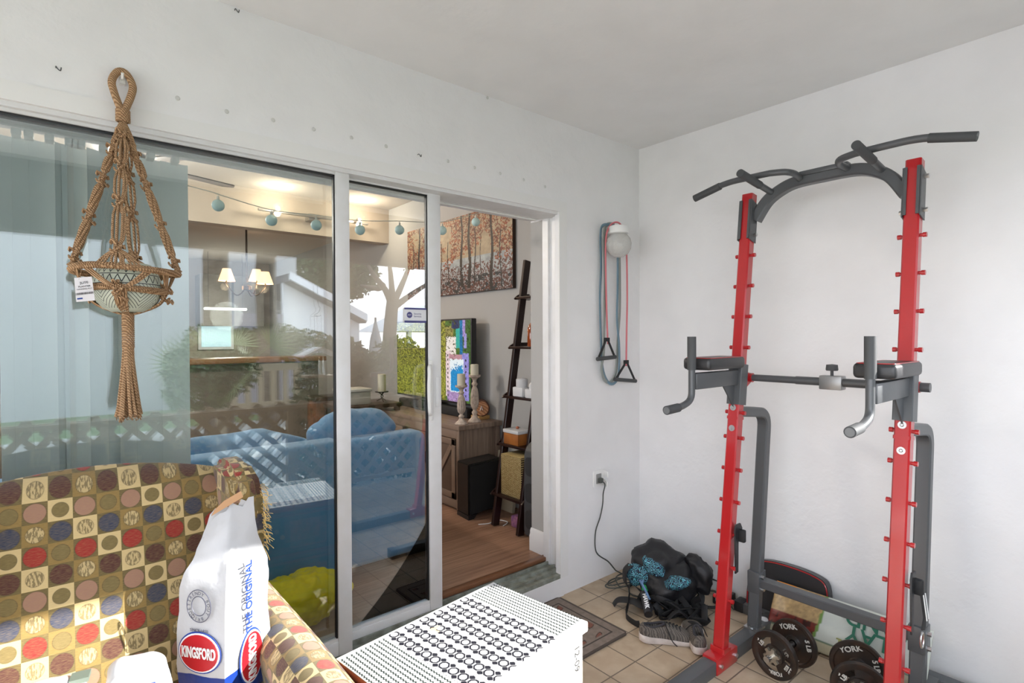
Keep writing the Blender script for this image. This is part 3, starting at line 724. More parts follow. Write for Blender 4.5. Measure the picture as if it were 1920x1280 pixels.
tag(o, 'white woven cloth with rows of dark octagons covering the top of the chest', 'tablecloth')

# ---- macrame plant hanger
HX, HY = .157, -.125
mh = thing('macrame_hanger', 'brown jute macrame plant hanger on a hook above the glass door', 'plant hanger', (HX, -.02, 2.24))
bm = NB(); tube(bm, catmull([(HX - .004, -.035, 2.135), (HX - .022, -.035, 2.19), (HX - .026, -.03, 2.225), (HX - .010, -.025, 2.258), (HX + .010, -.025, 2.258), (HX + .026, -.03, 2.225), (HX + .022, -.035, 2.19), (HX + .004, -.035, 2.135)], 6), .0105, 12); obj('hanging_loop', bm, M_jute, mh)
bm = NB(); box(bm, (HX - .008, -.022, 2.225), (HX + .010, .0, 2.246), .003); tube(bm, [(HX, .0, 2.24), (HX, -.034, 2.238), (HX, -.044, 2.25)], .004, 8); obj('wall_hook', bm, M_white, mh, label='small white wall hook')
bm = NB()
for k in range(7): tube(bm, [(HX + .017 * math.cos(t), -.036 + .015 * math.sin(t), 2.136 - k * .0055 + .001 * math.sin(3 * t)) for t in np.linspace(0, 2 * PI, 14)[:-1]], .0032, 6, closed=True)
obj('wrapped_collar', bm, M_jute, mh)
TOP = Vector((HX, -.037, 2.105)); RZ1, RZ2 = 1.628, 1.572; R1, R2_ = .130, .098
def knot(bm, c, r=.010, n=6, s=1.0):
    c = Vector(c)
    for k in range(n):
        a = k * 2 * PI / n * 1.7
        p = c + Vector((math.cos(a) * r * .8, math.sin(a) * r * .8, (k - n / 2) * r * .55 * s))
        q = [p + Vector((math.cos(t) * r * .6, math.sin(t) * r * .6, math.sin(t * 2 + k) * r * .5)) for t in np.linspace(0, 2 * PI, 9)[:-1]]
        tube(bm, q, .0030, 5, closed=True)
arms = [(180, 'L'), (0, 'R'), (255, 'F'), (75, 'B')]
for a, nm in arms:
    e = Vector((HX + R1 * math.cos(R(a)), HY + R1 * math.sin(R(a)), RZ1 + .008)); bm = NB()
    side = Vector((-math.sin(R(a)), math.cos(R(a)), 0)); rad = Vector((math.cos(R(a)), math.sin(R(a)), 0))
    tight = nm in 'LR'; n = 6 if tight else 7
    kn = [.22, .42, .68, .93] if tight else [.12, .35, .60, .90]
    for k in range(n):
        pts = []
        ph = 2 * PI * k / n
        for t in np.linspace(0, 1, 26):
            p = TOP.lerp(e, t); d = min(abs(t - q) for q in kn + [0]); op = min(1, d / .07)
            w_ = (.0045 if tight else .004) + (.0045 if tight else .011) * op * (1 if t > .15 else t / .15)
            off = side * (math.cos(ph) * w_) + (rad * (math.sin(ph) * w_ * (.9 if tight else .25)))
            if tight and op > .5: off = side * math.cos(ph + t * 9) * w_ + rad * math.sin(ph + t * 9) * w_
            pts.append(p + off)
        tube(bm, pts, .0040 if tight else .0032, 6)
    for q in kn: knot(bm, TOP.lerp(e, q), .0105 if tight else .012, 7)
    if nm in 'FB':
        m0 = TOP.lerp(e, .90)
        for s_ in (-1, 1):
            for j in range(3):
                ee = Vector((HX + R1 * math.cos(R(a + s_ * (16 + 5 * j))), HY + R1 * math.sin(R(a + s_ * (16 + 5 * j))), RZ1)); tube(bm, catmull([m0, m0.lerp(ee, .5) + Vector((0, 0, .006)), ee], 4), .003, 6)
    obj('knotted_cord', bm, M_jute, mh)
for rr, zz in ((R1, RZ1), (R2_, RZ2)):
    bm = NB(); pts = [(HX + rr * math.cos(t) * (1 + .02 * math.sin(3 * t)), HY + rr * math.sin(t), zz + .004 * math.sin(2 * t)) for t in np.linspace(0, 2 * PI, 49)[:-1]]
    tube(bm, pts, .0078, 10, closed=True)
    for t in np.linspace(0, 2 * PI, 120)[:-1]:
        c = Vector((HX + rr * math.cos(t) * (1 + .02 * math.sin(3 * t)), HY + rr * math.sin(t), zz + .004 * math.sin(2 * t))); ra = Vector((math.cos(t), math.sin(t), 0))
        tube(bm, [c + (ra * math.cos(s) + Z * math.sin(s)) * .0085 for s in np.linspace(0, 2 * PI, 8)[:-1]], .0022, 4, closed=True)
    obj('hoop', bm, M_jute, mh)
BOT = Vector((HX, HY, 1.500)); bm = NB()
for a in (75, 165, 255, 345):
    A_ = Vector((HX + R2_ * math.cos(R(a)), HY + R2_ * math.sin(R(a)), RZ2 - .004)); side = Vector((-math.sin(R(a)), math.cos(R(a)), 0))
    for k in range(5):
        o_ = side * (k - 2) * .0068
        mid = Vector((HX + .080 * math.cos(R(a)), HY + .080 * math.sin(R(a)), 1.532))
        tube(bm, catmull([A_ + o_, mid + o_ * .9, BOT + Vector((.03 * math.cos(R(a)), .03 * math.sin(R(a)), .006)) + o_ * .5, BOT], 5), .0031, 6)
    for s_ in (-1, 1):   # net between the hoops
        for k in range(3):
            B_ = Vector((HX + R1 * math.cos(R(a + s_ * (30 + 4 * k))), HY + R1 * math.sin(R(a + s_ * (30 + 4 * k))), RZ1 - .004)); tube(bm, catmull([A_, A_.lerp(B_, .5) + Vector((0, 0, -.004 - .002 * k)), B_], 4), .0029, 6)
    knot(bm, A_, .013, 8)
obj('basket_cords', bm, M_jute, mh)
bm = NB()
for k in range(17): tube(bm, [(HX + .0135 * math.cos(t), HY + .0135 * math.sin(t), 1.502 - k * .0062) for t in np.linspace(0, 2 * PI, 14)[:-1]], .0034, 6, closed=True)
obj('wrapped_gathering', bm, M_jute, mh)
bm = NB(); rg = random.Random(2)
for k in range(34):
    a = rg.uniform(0, 2 * PI); r0 = .011 * math.sqrt(rg.random()); r1 = .040 * math.sqrt(rg.uniform(.1, 1)); zb_ = 1.195 + rg.uniform(-.006, .012)
    pts = [Vector((HX + (r0 + (r1 - r0) * t ** 1.3) * math.cos(a + .3 * t), HY + (r0 + (r1 - r0) * t ** 1.3) * math.sin(a + .3 * t), 1.40 + (zb_ - 1.40) * t)) for t in np.linspace(0, 1, 9)]
    tube(bm, pts, .0042, 6, scale=[1, 1, 1, 1, 1, 1, 1, 1, 1.25])
    for j in range(3):
        d = Vector((rg.uniform(-1, 1), rg.uniform(-1, 1), -1.5)).normalized() * .011; tube(bm, [pts[-1], pts[-1] + d], .0011, 3)
obj('tassel', bm, M_jute, mh)
# pot
def potmat():
    m = mat('patterned_glaze', (.6, .62, .55), .35); x = N(m); t = x.n('ShaderNodeTexCoord'); s = x.n('ShaderNodeSeparateXYZ'); x.l(t.outputs['Object'], s.inputs[0])
    a = x.math('ARCTAN2', s.outputs[1], s.outputs[0]); z = s.outputs[2]; u = x.math('MULTIPLY', a, 26 / (2 * PI))
    tri = x.math('ABSOLUTE', x.math('SUBTRACT', x.math('MULTIPLY', x.math('FRACT', u), 2), 1))
    def band(z0, z1): return x.math('MULTIPLY', x.math('GREATER_THAN', z, z0), x.math('LESS_THAN', z, z1))
    def near(v, w_): return x.math('LESS_THAN', x.math('ABSOLUTE', v), w_)
    def zz(z0, z1, inv=False):
        h = x.math('DIVIDE', x.math('SUBTRACT', z, z0), z1 - z0)
        return x.math('MULTIPLY', band(z0, z1), near(x.math('SUBTRACT', h, tri if inv else x.math('SUBTRACT', 1, tri)), .13))
    lines = [zz(.112, .134), zz(.084, .106, True), near(x.math('SUBTRACT', z, .108), .0011), near(x.math('SUBTRACT', z, .081), .0011), near(x.math('SUBTRACT', z, .064), .0011),
             x.math('MULTIPLY', band(.066, .08), near(x.math('SUBTRACT', x.math('FRACT', x.math('ADD', x.math('MULTIPLY', u, 2), x.math('MULTIPLY', z, 70))), .5), .09))]
    v = x.math('FRACT', x.math('ADD', x.math('MULTIPLY', tri, 3), x.math('MULTIPLY', z, 85)))
    u4 = x.math('ABSOLUTE', x.math('SUBTRACT', x.math('MULTIPLY', x.math('FRACT', x.math('MULTIPLY', a, 5 / (2 * PI))), 2), 1))
    v = x.math('FRACT', x.math('ADD', x.math('MULTIPLY', u4, 5), x.math('MULTIPLY', z, 90)))
    lines.append(x.math('MULTIPLY', band(.01, .062), near(x.math('SUBTRACT', v, .5), .10)))
    c = lines[0]
    for q in lines[1:]: c = x.math('MAXIMUM', c, q)
    x.l(x.mix(c, rgb('c3c9b8'), rgb('1c2226')), x.b.inputs['Base Color']); return m
pt = thing('plant_pot', 'round cream pot with black zigzag pattern held in the macrame hanger', 'pot', (HX, HY, 1.507))
bm = NB(); lathe(bm, [(0, 0), (.040, 0), (.062, .012), (.080, .036), (.0865, .066), (.0845, .098), (.074, .125), (.060, .142), (.054, .144), (.056, .138), (.070, .120), (.080, .095), (.0815, .066), (.06, .02), (0, .012)], (HX, HY, 1.507), 40); obj('bowl', bm, potmat(), pt)
ptg = thing('price_tag', 'white paper price tag hanging at the left of the macrame hanger', 'tag', (.045, -.15, 1.60))
pc = [at(139, 521, 'y', -.205), at(172, 518, 'y', -.205), at(178, 563, 'y', -.205), at(143, 566, 'y', -.205)]
bm = NB(); vs = [bm.verts.new(p) for p in pc] ; vb_ = [bm.verts.new(p + Vector((0, .001, 0))) for p in pc]
bm.faces.new(vs); bm.faces.new(vb_[::-1])
for i in range(4): bm.faces.new((vs[i], vb_[i], vb_[(i + 1) % 4], vs[(i + 1) % 4]))
obj('paper', bm, mat('tag_paper', (.78, .76, .78), .6), ptg)
tx = (pc[1] - pc[0]).normalized(); tz = (pc[0] - pc[3]).normalized(); tc_ = (pc[0] + pc[2]) / 2 + Vector((0, -.0012, 0)); M_ink = mat('black_ink', (.04, .04, .05), .6)
for dz, s_, ss in ((.018, 'JUTE', .009), (.008, 'PLANTER', .0065), (.001, 'HANGING POT', .005)): text('lettering', s_, ss, tc_ + tz * dz, tx, tz, M_ink, ptg, .0002)
bm = NB(); rg = random.Random(4); u_ = -.020
while u_ < .02:
    w_ = rg.choice((.0006, .001, .0015)); q_ = tc_ + tx * u_ - tz * .014; prism(bm, [(0, 0), (w_, 0), (w_, .006), (0, .006)], q_, tx, tz, (0, -.0003, 0)); u_ += w_ + rg.choice((.0007, .0012))
obj('barcode', bm, M_ink, ptg)
bm = NB(); prism(bm, [(0, 0), (.012, 0), (.012, .004), (0, .004)], tc_ - tx * .018 - tz * .026, tx, tz, (0, -.0003, 0)); obj('blue_mark', bm, M_lblue, ptg)
bm = NB(); tube(bm, catmull([(HX - .11, HY - .045, RZ1), (.05, -.19, 1.628), pc[0] + Vector((.01, 0, -.003))], 4), .0008, 5); obj('string', bm, M_jute, ptg)

# ---- globe wall light with exercise bands
LX, LZ = at(1160, 440, 'y', -.10).x, 0
wl = thing('wall_light', 'white wall light with a clear seeded glass globe beside the door', 'lamp', (LX, 0, 2.05))
gz = at(1160, 459, 'y', -.10).z
bm = NB(); cyl(bm, (LX, 0, gz + .09), (LX, -.02, gz + .09), .05, 24); lathe(bm, [(0, .085), (.052, .085), (.056, .08), (.056, .045), (.05, .04), (0, .04)], (LX, -.10, gz + .022), 28); box(bm, (LX - .02, -.08, gz + .07), (LX + .02, -.015, gz + .10), .006); obj('canopy', bm, M_white, wl)
bm = NB(); lathe(bm, [(.040, .062), (.050, .056), (.066, .036), (.073, .008), (.070, -.022), (.055, -.050), (.030, -.068), (0, -.073)], (LX, -.10, gz), 32)
o = obj('glass_globe', bm, mat('seeded_glass', (.70, .69, .66), .25, bump=(45, .8, .006), spec=.6), wl, 180); MATS['seeded_glass'].node_tree.nodes['Principled BSDF'].inputs['Transmission Weight'].default_value = .35
def ribbon(name, pts, w, th, m, parent, up, n=6):
    bm = NB(); sweep(bm, catmull(pts, n), rect(w, th), up=up); return obj(name, bm, m, parent, 60)
def W(px, py, y=-.02): return at(px, py, 'y', y)
b1_ = thing('resistance_band', 'flat blue rubber loop band hanging at the left of the wall light', 'exercise band', W(1132, 425), 'flat loop bands on the wall light')
M_bb = mat('blue_rubber', '6a8594', .55); M_gb = mat('grey_rubber', '8b918c', .55); M_pk = mat('pink_rubber', 'cf7077', .4)
pts = [W(1150, 422, -.05), W(1131, 422, -.04), W(1126, 440), W(1127, 500), W(1125, 560), W(1127, 640), W(1130, 690), W(1140, 716), W(1152, 718, -.03), W(1160, 700, -.03), W(1161, 650, -.03), W(1157, 600, -.035), W(1158, 540, -.04), W(1158, 470, -.045), W(1155, 440, -.06)]
ribbon('band', pts, .016, .0035, M_bb, b1_, (0, -1, 0))
b2_ = thing('resistance_band', 'flat grey rubber loop band hanging behind the pink tube', 'exercise band', W(1136, 425), 'flat loop bands on the wall light')
pts = [W(1152, 420, -.045), W(1138, 421, -.035), W(1133, 440, -.03), W(1134, 520, -.03), W(1133, 600, -.03), W(1132, 660, -.03), W(1128, 690, -.025), W(1134, 712, -.02), W(1145, 716, -.02), W(1155, 695, -.02), W(1158, 640, -.02), W(1162, 580, -.025), W(1162, 500, -.03), W(1160, 450, -.05)]
ribbon('band', pts, .018, .0035, M_gb, b2_, (0, -1, 0))
tbn = thing('tube_band', 'pink rubber tube band with two black grip handles looped over the wall light', 'exercise band', W(1160, 416))
bm = NB(); tube(bm, catmull([W(1140, 645, -.035), W(1138, 600, -.035), W(1136, 520, -.04), W(1136, 450, -.05), W(1142, 426, -.06), W(1152, 417, -.07), W(1163, 420, -.08), W(1172, 440, -.06), W(1175, 480, -.045), W(1176, 560, -.035), W(1175, 620, -.035), W(1174, 686, -.035)], 6), .0052, 10); obj('tube', bm, M_pk, tbn)
for (ax, ay), (lx, ly), (rx, ry) in (((1138, 636), (1120, 673), (1154, 669)), ((1174, 678), (1153, 711), (1192, 714))):
    yy = -.04; A_ = W(ax, ay, yy); L_ = W(lx, ly, yy); Q_ = W(rx, ry, yy)
    bm = NB(); box(bm, A_ - Vector((.020, .006, .012)), A_ + Vector((.020, .006, .010)), .002)
    d = (Q_ - L_).normalized()
    for s_, e_ in ((-1, L_), (1, Q_)): sweep(bm, [A_ + Vector((s_ * .014, 0, 0)), A_ + Vector((s_ * .018, 0, -.02)), e_ + d * (.006 * -s_)], rect(.016, .003), up=(0, 1, 0))
    hd = obj('strap', bm, M_blkm, tbn)
    bm = NB(); tube(bm, [L_, Q_], .0115, 14); obj('grip', bm, M_rub, hd)

# ---- socket, cable
oc = thing('wall_socket', 'white outdoor power socket with its cover open, low on the stucco wall', 'socket', (2.43, 0, .6))
a_, b_ = W(1111, 883, 0), W(1138, 907, 0)
bm = NB(); box(bm, (a_.x, -.008, b_.z), (b_.x - .03, 0, a_.z), .003); obj('plate', bm, M_white, oc)
bm = NB(); cx = (a_.x + b_.x) / 2 - .02; cz = (a_.z + b_.z) / 2; box(bm, (cx - .022, -.012, cz - .028), (cx + .022, -.007, cz + .028), .003); obj('socket_face', bm, mat('socket_grey', (.25, .25, .24), .5), oc)
bm = NB(); box(bm, (cx + .030, -.06, cz + .01), (cx + .036, -.006, cz + .045), .002, RZ(-18)); box(bm, (cx + .030, -.065, cz - .045), (cx + .036, -.006, cz - .012), .002, RZ(-35)); obj('cover_flap', bm, M_white, oc)
pw = thing('power_cable', 'dark grey power cable running from the wall socket to a coil on the tiles', 'cable', (2.47, -.03, 0))
M_cab = mat('grey_cable', '4a4e4a', .6)
bm = NB(); pts = [Vector((cx, -.03, cz - .01)), Vector((cx + .012, -.045, cz - .03)), W(1131, 925, -.03), W(1130, 945, -.02), W(1125, 970, -.012), W(1117, 995, -.01), W(1116, 1025, -.01), W(1122, 1040, -.012), W(1140, 1052, -.02), W(1152, 1066, -.03)]
def fl(px, py, z=.006): return at(px, py, 'z', z)
g0 = pts[-1]; rg = random.Random(8)
cc = Vector((2.47, -.13, .008)); coil = []
for k in range(46):
    t = k * 2 * PI / 15; rr = .075 + .022 * math.sin(k * .7); coil.append(cc + Vector((rr * math.cos(t) * 1.15 + .02 * math.sin(k * .3), rr * .7 * math.sin(t) + .01 * math.cos(k * .5), .004 + .008 * abs(math.sin(k * .45)))))
end = [fl(1180, 1112), fl(1230, 1120), fl(1290, 1112), fl(1340, 1108), Vector((2.66, -.70, .012))]
tube(bm, catmull(pts + [Vector((2.53, -.045, .03))] + coil + end, 4), .0038, 6); obj('cord', bm, M_cab, pw)
bm = NB(); box(bm, (cx - .012, -.036, cz - .022), (cx + .014, -.011, cz + .006), .005); obj('plug', bm, M_cab, pw)
bm = NB(); tube(bm, [(cc.x + .0, cc.y - .055, .012), (cc.x + .03, cc.y - .05, .014)], .007, 8); obj('cable_tie', bm, M_blk, pw)

# ---- doormat
def mat_print(U, V):
    X = U * .62; Y = V * .47; c = np.ones((len(U), 3)) * np.array(rgb('7d7066')); n = fbm(X * 60, Y * 60, 3)[:, None]; c = c * (.75 + .5 * n)
    e = np.minimum(np.minimum(X, .62 - X), np.minimum(Y, .47 - Y)); c[(np.abs(e - .045) < .005)] = rgb('3a332e')
    x = (X / .11 + .5 * np.floor(Y / .11)) % 1 - .5; y = (Y / .11) % 1 - .5
    leaf = (np.abs(x * .8 + y * .6) / .38) ** 1.6 + (np.abs(y * .8 - x * .6) / .15) ** 1.6; m = (leaf < 1) & (e > .06); c[m] = np.array(rgb('7d4f40')) * .9
    c[(np.abs(leaf - 1.05) < .16) & (e > .06)] = rgb('322c28'); return c
dm0 = thing('doormat', 'brown rubber doormat with a leaf relief on the tiles below the door', 'doormat', (1.8, -.24, 0))
bm = NB(); prism(bm, roundrect(.64, .47, .02), (1.755, -.245, .001), (1, 0, 0), (0, 1, 0), (0, 0, .008)); obj('backing', bm, mat('mat_rubber', '4f463f', .8), dm0)
painted('relief_face', (1.445, -.47, .0095), (.62, 0, 0), (0, .45, 0), 160, 120, mat_print, attr_mat('mat_print', .85, bump=(120, .5)), dm0)

# ---- power tower
pwt = thing('power_tower', 'red and gunmetal pull-up and dip station standing against the right wall', 'exercise machine', (2.35, -1.2, 0))
yL, yR, tilt = -.89, -1.52, .130
def px_(z): return 2.178 + tilt * z
axp = Vector((tilt, 0, 1)).normalized(); nxp = Vector((-1, 0, tilt)).normalized()
for y in (yL, yR):
    post = NB(); sweep(post, [(px_(.02), y, .02), (px_(2.075), y, 2.075)], rect(.05, .05, .1), up=nxp)
    po_ = obj('upright', post, M_red, pwt)
    bm = NB()   # base bracket
    sweep(bm, [(px_(.0), y, .005), (px_(.085), y, .085)], rect(.066, .066, .08), up=nxp); box(bm, (2.10, y - .035, .0), (2.27, y + .035, .068), .004); obj('base_bracket', bm, M_red, po_)
    bm = NB()
    for x_ in (2.125, 2.25):
        for s_ in (-1, 1): cyl(bm, (x_, y + s_ * .034, .035), (x_, y + s_ * .044, .035), .009, 6)
    obj('bolt', bm, M_zinc, po_)
    for z in [.28 + .139 * k for k in range(5)] + [.975, 1.085] + [1.375 + .139 * k for k in range(4)]:
        if z > 1.9: continue
        for s_ in (-1, 1):
            bm = NB(); cyl(bm, (px_(z), y + s_ * .024, z), (px_(z), y + s_ * .034, z), .0065, 12); cyl(bm, (px_(z), y + s_ * .033, z), (px_(z), y + s_ * .045, z), .009, 14)
            obj('peg', bm, M_red, po_)
    for z in (1.015, 1.105):   # pin holes with bright washers
        bm = NB(); c = Vector((px_(z), y, z)) + nxp * .0245; cyl(bm, c, c + nxp * .003, .0135, 20); cyl(bm, c, c + nxp * .006, .009, 16, .004); obj('washer', bm, M_zinc, po_)
    bm = NB(); sweep(bm, [(px_(1.055), y, 1.055), (px_(1.068), y, 1.068)], rect(.054, .054, .06), up=nxp); obj('joint_collar', bm, M_red, po_)
    # top bracket cheeks
    bm = NB()
    for s_ in (-1, 1):
        o_ = Vector((px_(1.86), y + s_ * .026, 1.86)); prism(bm, [(-.032, .0), (.026, -.008), (.026, .17), (-.032, .185)], o_, -nxp, axp, (0, s_ * .004, 0))
        prism(bm, [(-.034, .005), (-.028, .005), (-.028, .185), (-.034, .185)], o_ + Vector((0, -s_ * .001, 0)), -nxp, axp, (0, -s_ * .010, 0))
    obj('top_bracket', bm, M_gun, pwt)
    bm = NB()
    for z in (1.885, 2.01):
        for s_ in (-1, 1): c = Vector((px_(z) + .004, y + s_ * .030, z)); cyl(bm, c, c + Vector((0, s_ * .014, 0)), .009, 6)
    obj('bracket_bolt', bm, M_zinc, pwt)
    # dip arm
    bm = NB(); za = 1.243
    sweep(bm, [(px_(1.12), y, 1.12), (px_(1.30), y, 1.30)], rect(.062, .062, .05), up=nxp); da = obj('arm_sleeve', bm, M_gun, pwt)
    bm = NB(); box(bm, (1.975, y - .018, za - .033), (px_(za) - .02, y + .018, za + .033), .004); prism(bm, [(0, 0), (.10, 0), (.0, -.11)], (px_(1.2) - .028, y - .003, 1.212), (-1, 0, 0), (0, 0, 1), (0, .006, 0)); obj('arm_tube', bm, M_gun, da)
    s_ = 1 if y == yL else -1
    bm = NB(); path = rounded([(1.965, y, 1.425), (1.965, y, 1.17), (1.90, y, 1.148), (1.80, y, 1.142)], .06, 6); tube(bm, path, .0135, 16); obj('dip_handle', bm, M_gun, da)
    bm = NB(); tube(bm, [(1.965, y, 1.425), (1.965, y, 1.29)], .0175, 18); obj('foam_grip', bm, M_rub, da)
    bm = NB(); tube(bm, [(1.868, y, 1.1455), (1.79, y, 1.1415)], .0175, 18); obj('foam_grip', bm, M_rub, da)
    bm = NB(); d_ = Vector((-1, 0, -.045)).normalized(); c = Vector((1.79, y, 1.1415)); cyl(bm, c - d_ * .002, c + d_ * .002, .0135, 16); obj('end_cap', bm, mat('grey_cap', (.16, .165, .17), .5), da)
    # pad
    bm = NB(); box(bm, (1.995, y - .062, 1.288), (2.29, y + .062, 1.338), .014, seg=3); pd_ = obj('arm_pad', bm, mat('black_vinyl', (.03, .03, .032), .38, bump=(220, .3, .001)), pwt)
    bm = NB(); pts = [(x_ + 2.1425, y_ + y, 1.3365) for x_, y_ in roundrect(.278, .108, .014)]; tube(bm, pts, .0022, 6, closed=True); obj('piping', bm, M_red, pd_)
    # rear upright, bent at the top
    path = rounded([(2.49, y, .06), (2.58, y, .90), (2.60, y, 1.06), (px_(1.085) + .02, y, 1.088)], .13, 8)
    bm = NB(); sweep(bm, path, rect(.045, .05, .12), up=None); obj('rear_upright', bm, M_gun, pwt, 35)
    bm = NB(); box(bm, (1.62, y - .03, .0), (2.68, y + .03, .058), .004); ft = obj('foot_tube', bm, M_gun, pwt)
    bm = NB(); box(bm, (1.615, y - .033, -.0), (1.66, y + .033, .062), .006); obj('foot_cap', bm, M_blk, ft)
    bm = NB(); box(bm, (2.455, y - .034, .056), (2.53, y + .034, .064)); cyl(bm, (2.465, y, .06), (2.465, y, .072), .01, 6); cyl(bm, (2.52, y + .02, .06), (2.52, y + .02, .072), .01, 6); obj('mounting_plate', bm, M_zinc, ft)
    # mid bar bracket
    bm = NB(); q_ = px_(1.235); sg = -1 if y == yL else 1
    prism(bm, [(0, .03), (.10, .02), (.10, -.02), (0, -.07)], (q_ + .02, y - .004, 1.235), (1, 0, 0), (0, 0, 1), (0, .008, 0)); cyl(bm, (q_ + .10, y - .02, 1.235), (q_ + .10, y + .03, 1.235), .021, 16); obj('bar_bracket', bm, M_red, pwt)
bm = NB(); box(bm, (2.68, yR - .22, 0), (2.74, yL + .19, .05), .004); rb_ = obj('rear_base_tube', bm, M_gun, pwt)
bm = NB(); box(bm, (2.676, yL + .15, -.0), (2.744, yL + .2, .054), .006); box(bm, (2.676, yR - .23, 0), (2.744, yR - .18, .054), .006); obj('foot_cap', bm, M_blk, rb_)
bm = NB(); zc = .272; sweep(bm, [(2.515, yL + .02, zc), (2.515, yR - .02, zc)], rect(.05, .04, .1), up=(0, 0, 1)); obj('lower_crossbar', bm, M_gun, pwt)
for y in (yL, yR):
    bm = NB(); box(bm, (2.48, y - .028, zc - .05), (2.55, y + .028, zc + .05), .003); cb2 = obj('crossbar_bracket', bm, M_gun, pwt)
    bm = NB()
    for dz in (.028, -.028): cyl(bm, (2.505, y - .026, zc + dz), (2.505, y - .042, zc + dz), .009, 6)
    obj('bolt', bm, M_zinc, cb2)
q_ = px_(1.235) + .10
bm = NB(); cyl(bm, (q_, yL - .01, 1.235), (q_, -1.1, 1.235), .0155, 18); cyl(bm, (q_, -1.1, 1.235), (q_, yR - .05, 1.235), .0175, 18); mb = obj('back_bar', bm, M_gun, pwt)
bm = NB(); box(bm, (q_ - .026, -1.285, 1.205), (q_ + .026, -1.20, 1.262), .004); obj('clamp', bm, mat('clamp_grey', (.30, .30, .30), .35, .6), mb)
bm = NB(); cyl(bm, (q_ - .01, -1.245, 1.262), (q_ - .01, -1.245, 1.285), .006, 10); lathe(bm, [(0, .0)] + [(.021, 0), (.023, .004), (.021, .024), (0, .027)], (q_ - .01, -1.245, 1.283), 14); obj('knob', bm, M_rub, mb)
# pull-up assembly
xb = 2.462
ctr = catmull([(xb - .01, yL - .026, 1.955), (xb - .005, -.965, 2.03), (xb, -1.02, 2.07), (xb, -1.09, 2.092), (xb, -1.20, 2.095), (xb, -1.32, 2.092), (xb, -1.39, 2.07), (xb - .005, -1.445, 2.03), (xb - .01, yR + .026, 1.955)], 5)
bm = NB(); sweep(bm, ctr, rect(.045, .05, .14), up=(1, 0, 0)); pb = obj('pull_up_crossbar', bm, M_gun, pwt)
bm = NB(); box(bm, (xb - .03, -1.30, 2.107), (xb + .01, -1.11, 2.128), .004); obj('stiffener', bm, M_gun, pb)
xf = 2.315
for s_ in (1, -1):
    yc = -1.205; f_ = lambda dy: yc + s_ * dy
    bm = NB(); path = catmull([(xb - .02, f_(.092), 2.100), (xf + .06, f_(.085), 2.106), (xf + .015, f_(.105), 2.110), (xf, f_(.16), 2.115)], 5) + rounded([(xf, f_(.20), 2.116), (xf, f_(.36), 2.118), (xf, f_(.515), 2.078)], .06, 5)
    tube(bm, path, .0135, 14); pg = obj('wide_grip_bar', bm, M_gun, pwt)
    bm = NB(); tube(bm, path[-3:], .0165, 16) if False else tube(bm, [Vector(path[-1]).lerp(Vector(path[-4]), .9), path[-1]], .0165, 16); obj('foam_grip', bm, M_rub, pg)
    gy = f_(.212)
    bm = NB(); tube(bm, [(xb - .01, gy, 2.065), (2.165, gy, 2.098)], .0135, 14); pg = obj('parallel_grip', bm, M_gun, pwt)
    bm = NB(); tube(bm, [(2.33, gy, 2.079), (2.16, gy, 2.0985)], .0165, 16); obj('foam_grip', bm, M_rub, pg)
# safety hooks
for y, z in ((yL, .53), (yR, .53)):
    bm = NB(); X_ = px_(z); yy = y - .040
    prism(bm, [(-.012, -.13), (.010, -.13), (.012, .0), (.045, .02), (.045, .05), (.03, .075), (-.005, .08), (-.016, .06)], (X_ - .002, yy, z - .0), (1, 0, .13), (-.0, 0, 1), (0, -.006, 0)); sh = obj('safety_hook', bm, M_blk, pwt)
    bm = NB(); box(bm, (X_ + .012, yy - .03, z + .0), (X_ + .034, yy + .002, z + .055), .006); obj('hook_pad', bm, M_blkm, sh)
sk = thing('strap_clip', 'black strap clip with two white stripes hanging on the right red upright', 'strap', (px_(.45), yR - .06, .45))
bm = NB(); sweep(bm, [(px_(.55) + .03, yR - .062, .545), (px_(.45) + .03, yR - .075, .46), (px_(.42) + .02, yR - .072, .42)], rect(.034, .004), up=(0, 1, 0)); obj('webbing', bm, M_blkm, sk)
for dx in (.018, .040):
    bm = NB(); sweep(bm, [(px_(.55) + dx, yR - .070, .535), (px_(.45) + dx, yR - .083, .455)], rect(.007, .002), up=(0, 1, 0)); obj('stripe', bm, M_white, sk, label='white stripe')
bm = NB(); tube(bm, [(px_(.38) + .025 + .018 * math.cos(t), yR - .07, .385 + .025 * math.sin(t)) for t in np.linspace(0, 2 * PI, 20)[:-1]], .0035, 8, closed=True); obj('ring', bm, M_zinc, sk)

# ---- adapter by the wall
adp = thing('power_adapter', 'black box shaped power adapter on the tiles against the right wall', 'adapter', (2.73, -.62, 0))
bm = NB(); box(bm, (2.66, -.66, 0), (2.76, -.58, .055), .006); obj('case', bm, M_blk, adp)
bm = NB(); box(bm, (2.655, -.645, .02), (2.662, -.60, .045), .002); obj('label_plate', bm, mat('label_grey', (.5, .5, .5), .5), adp)

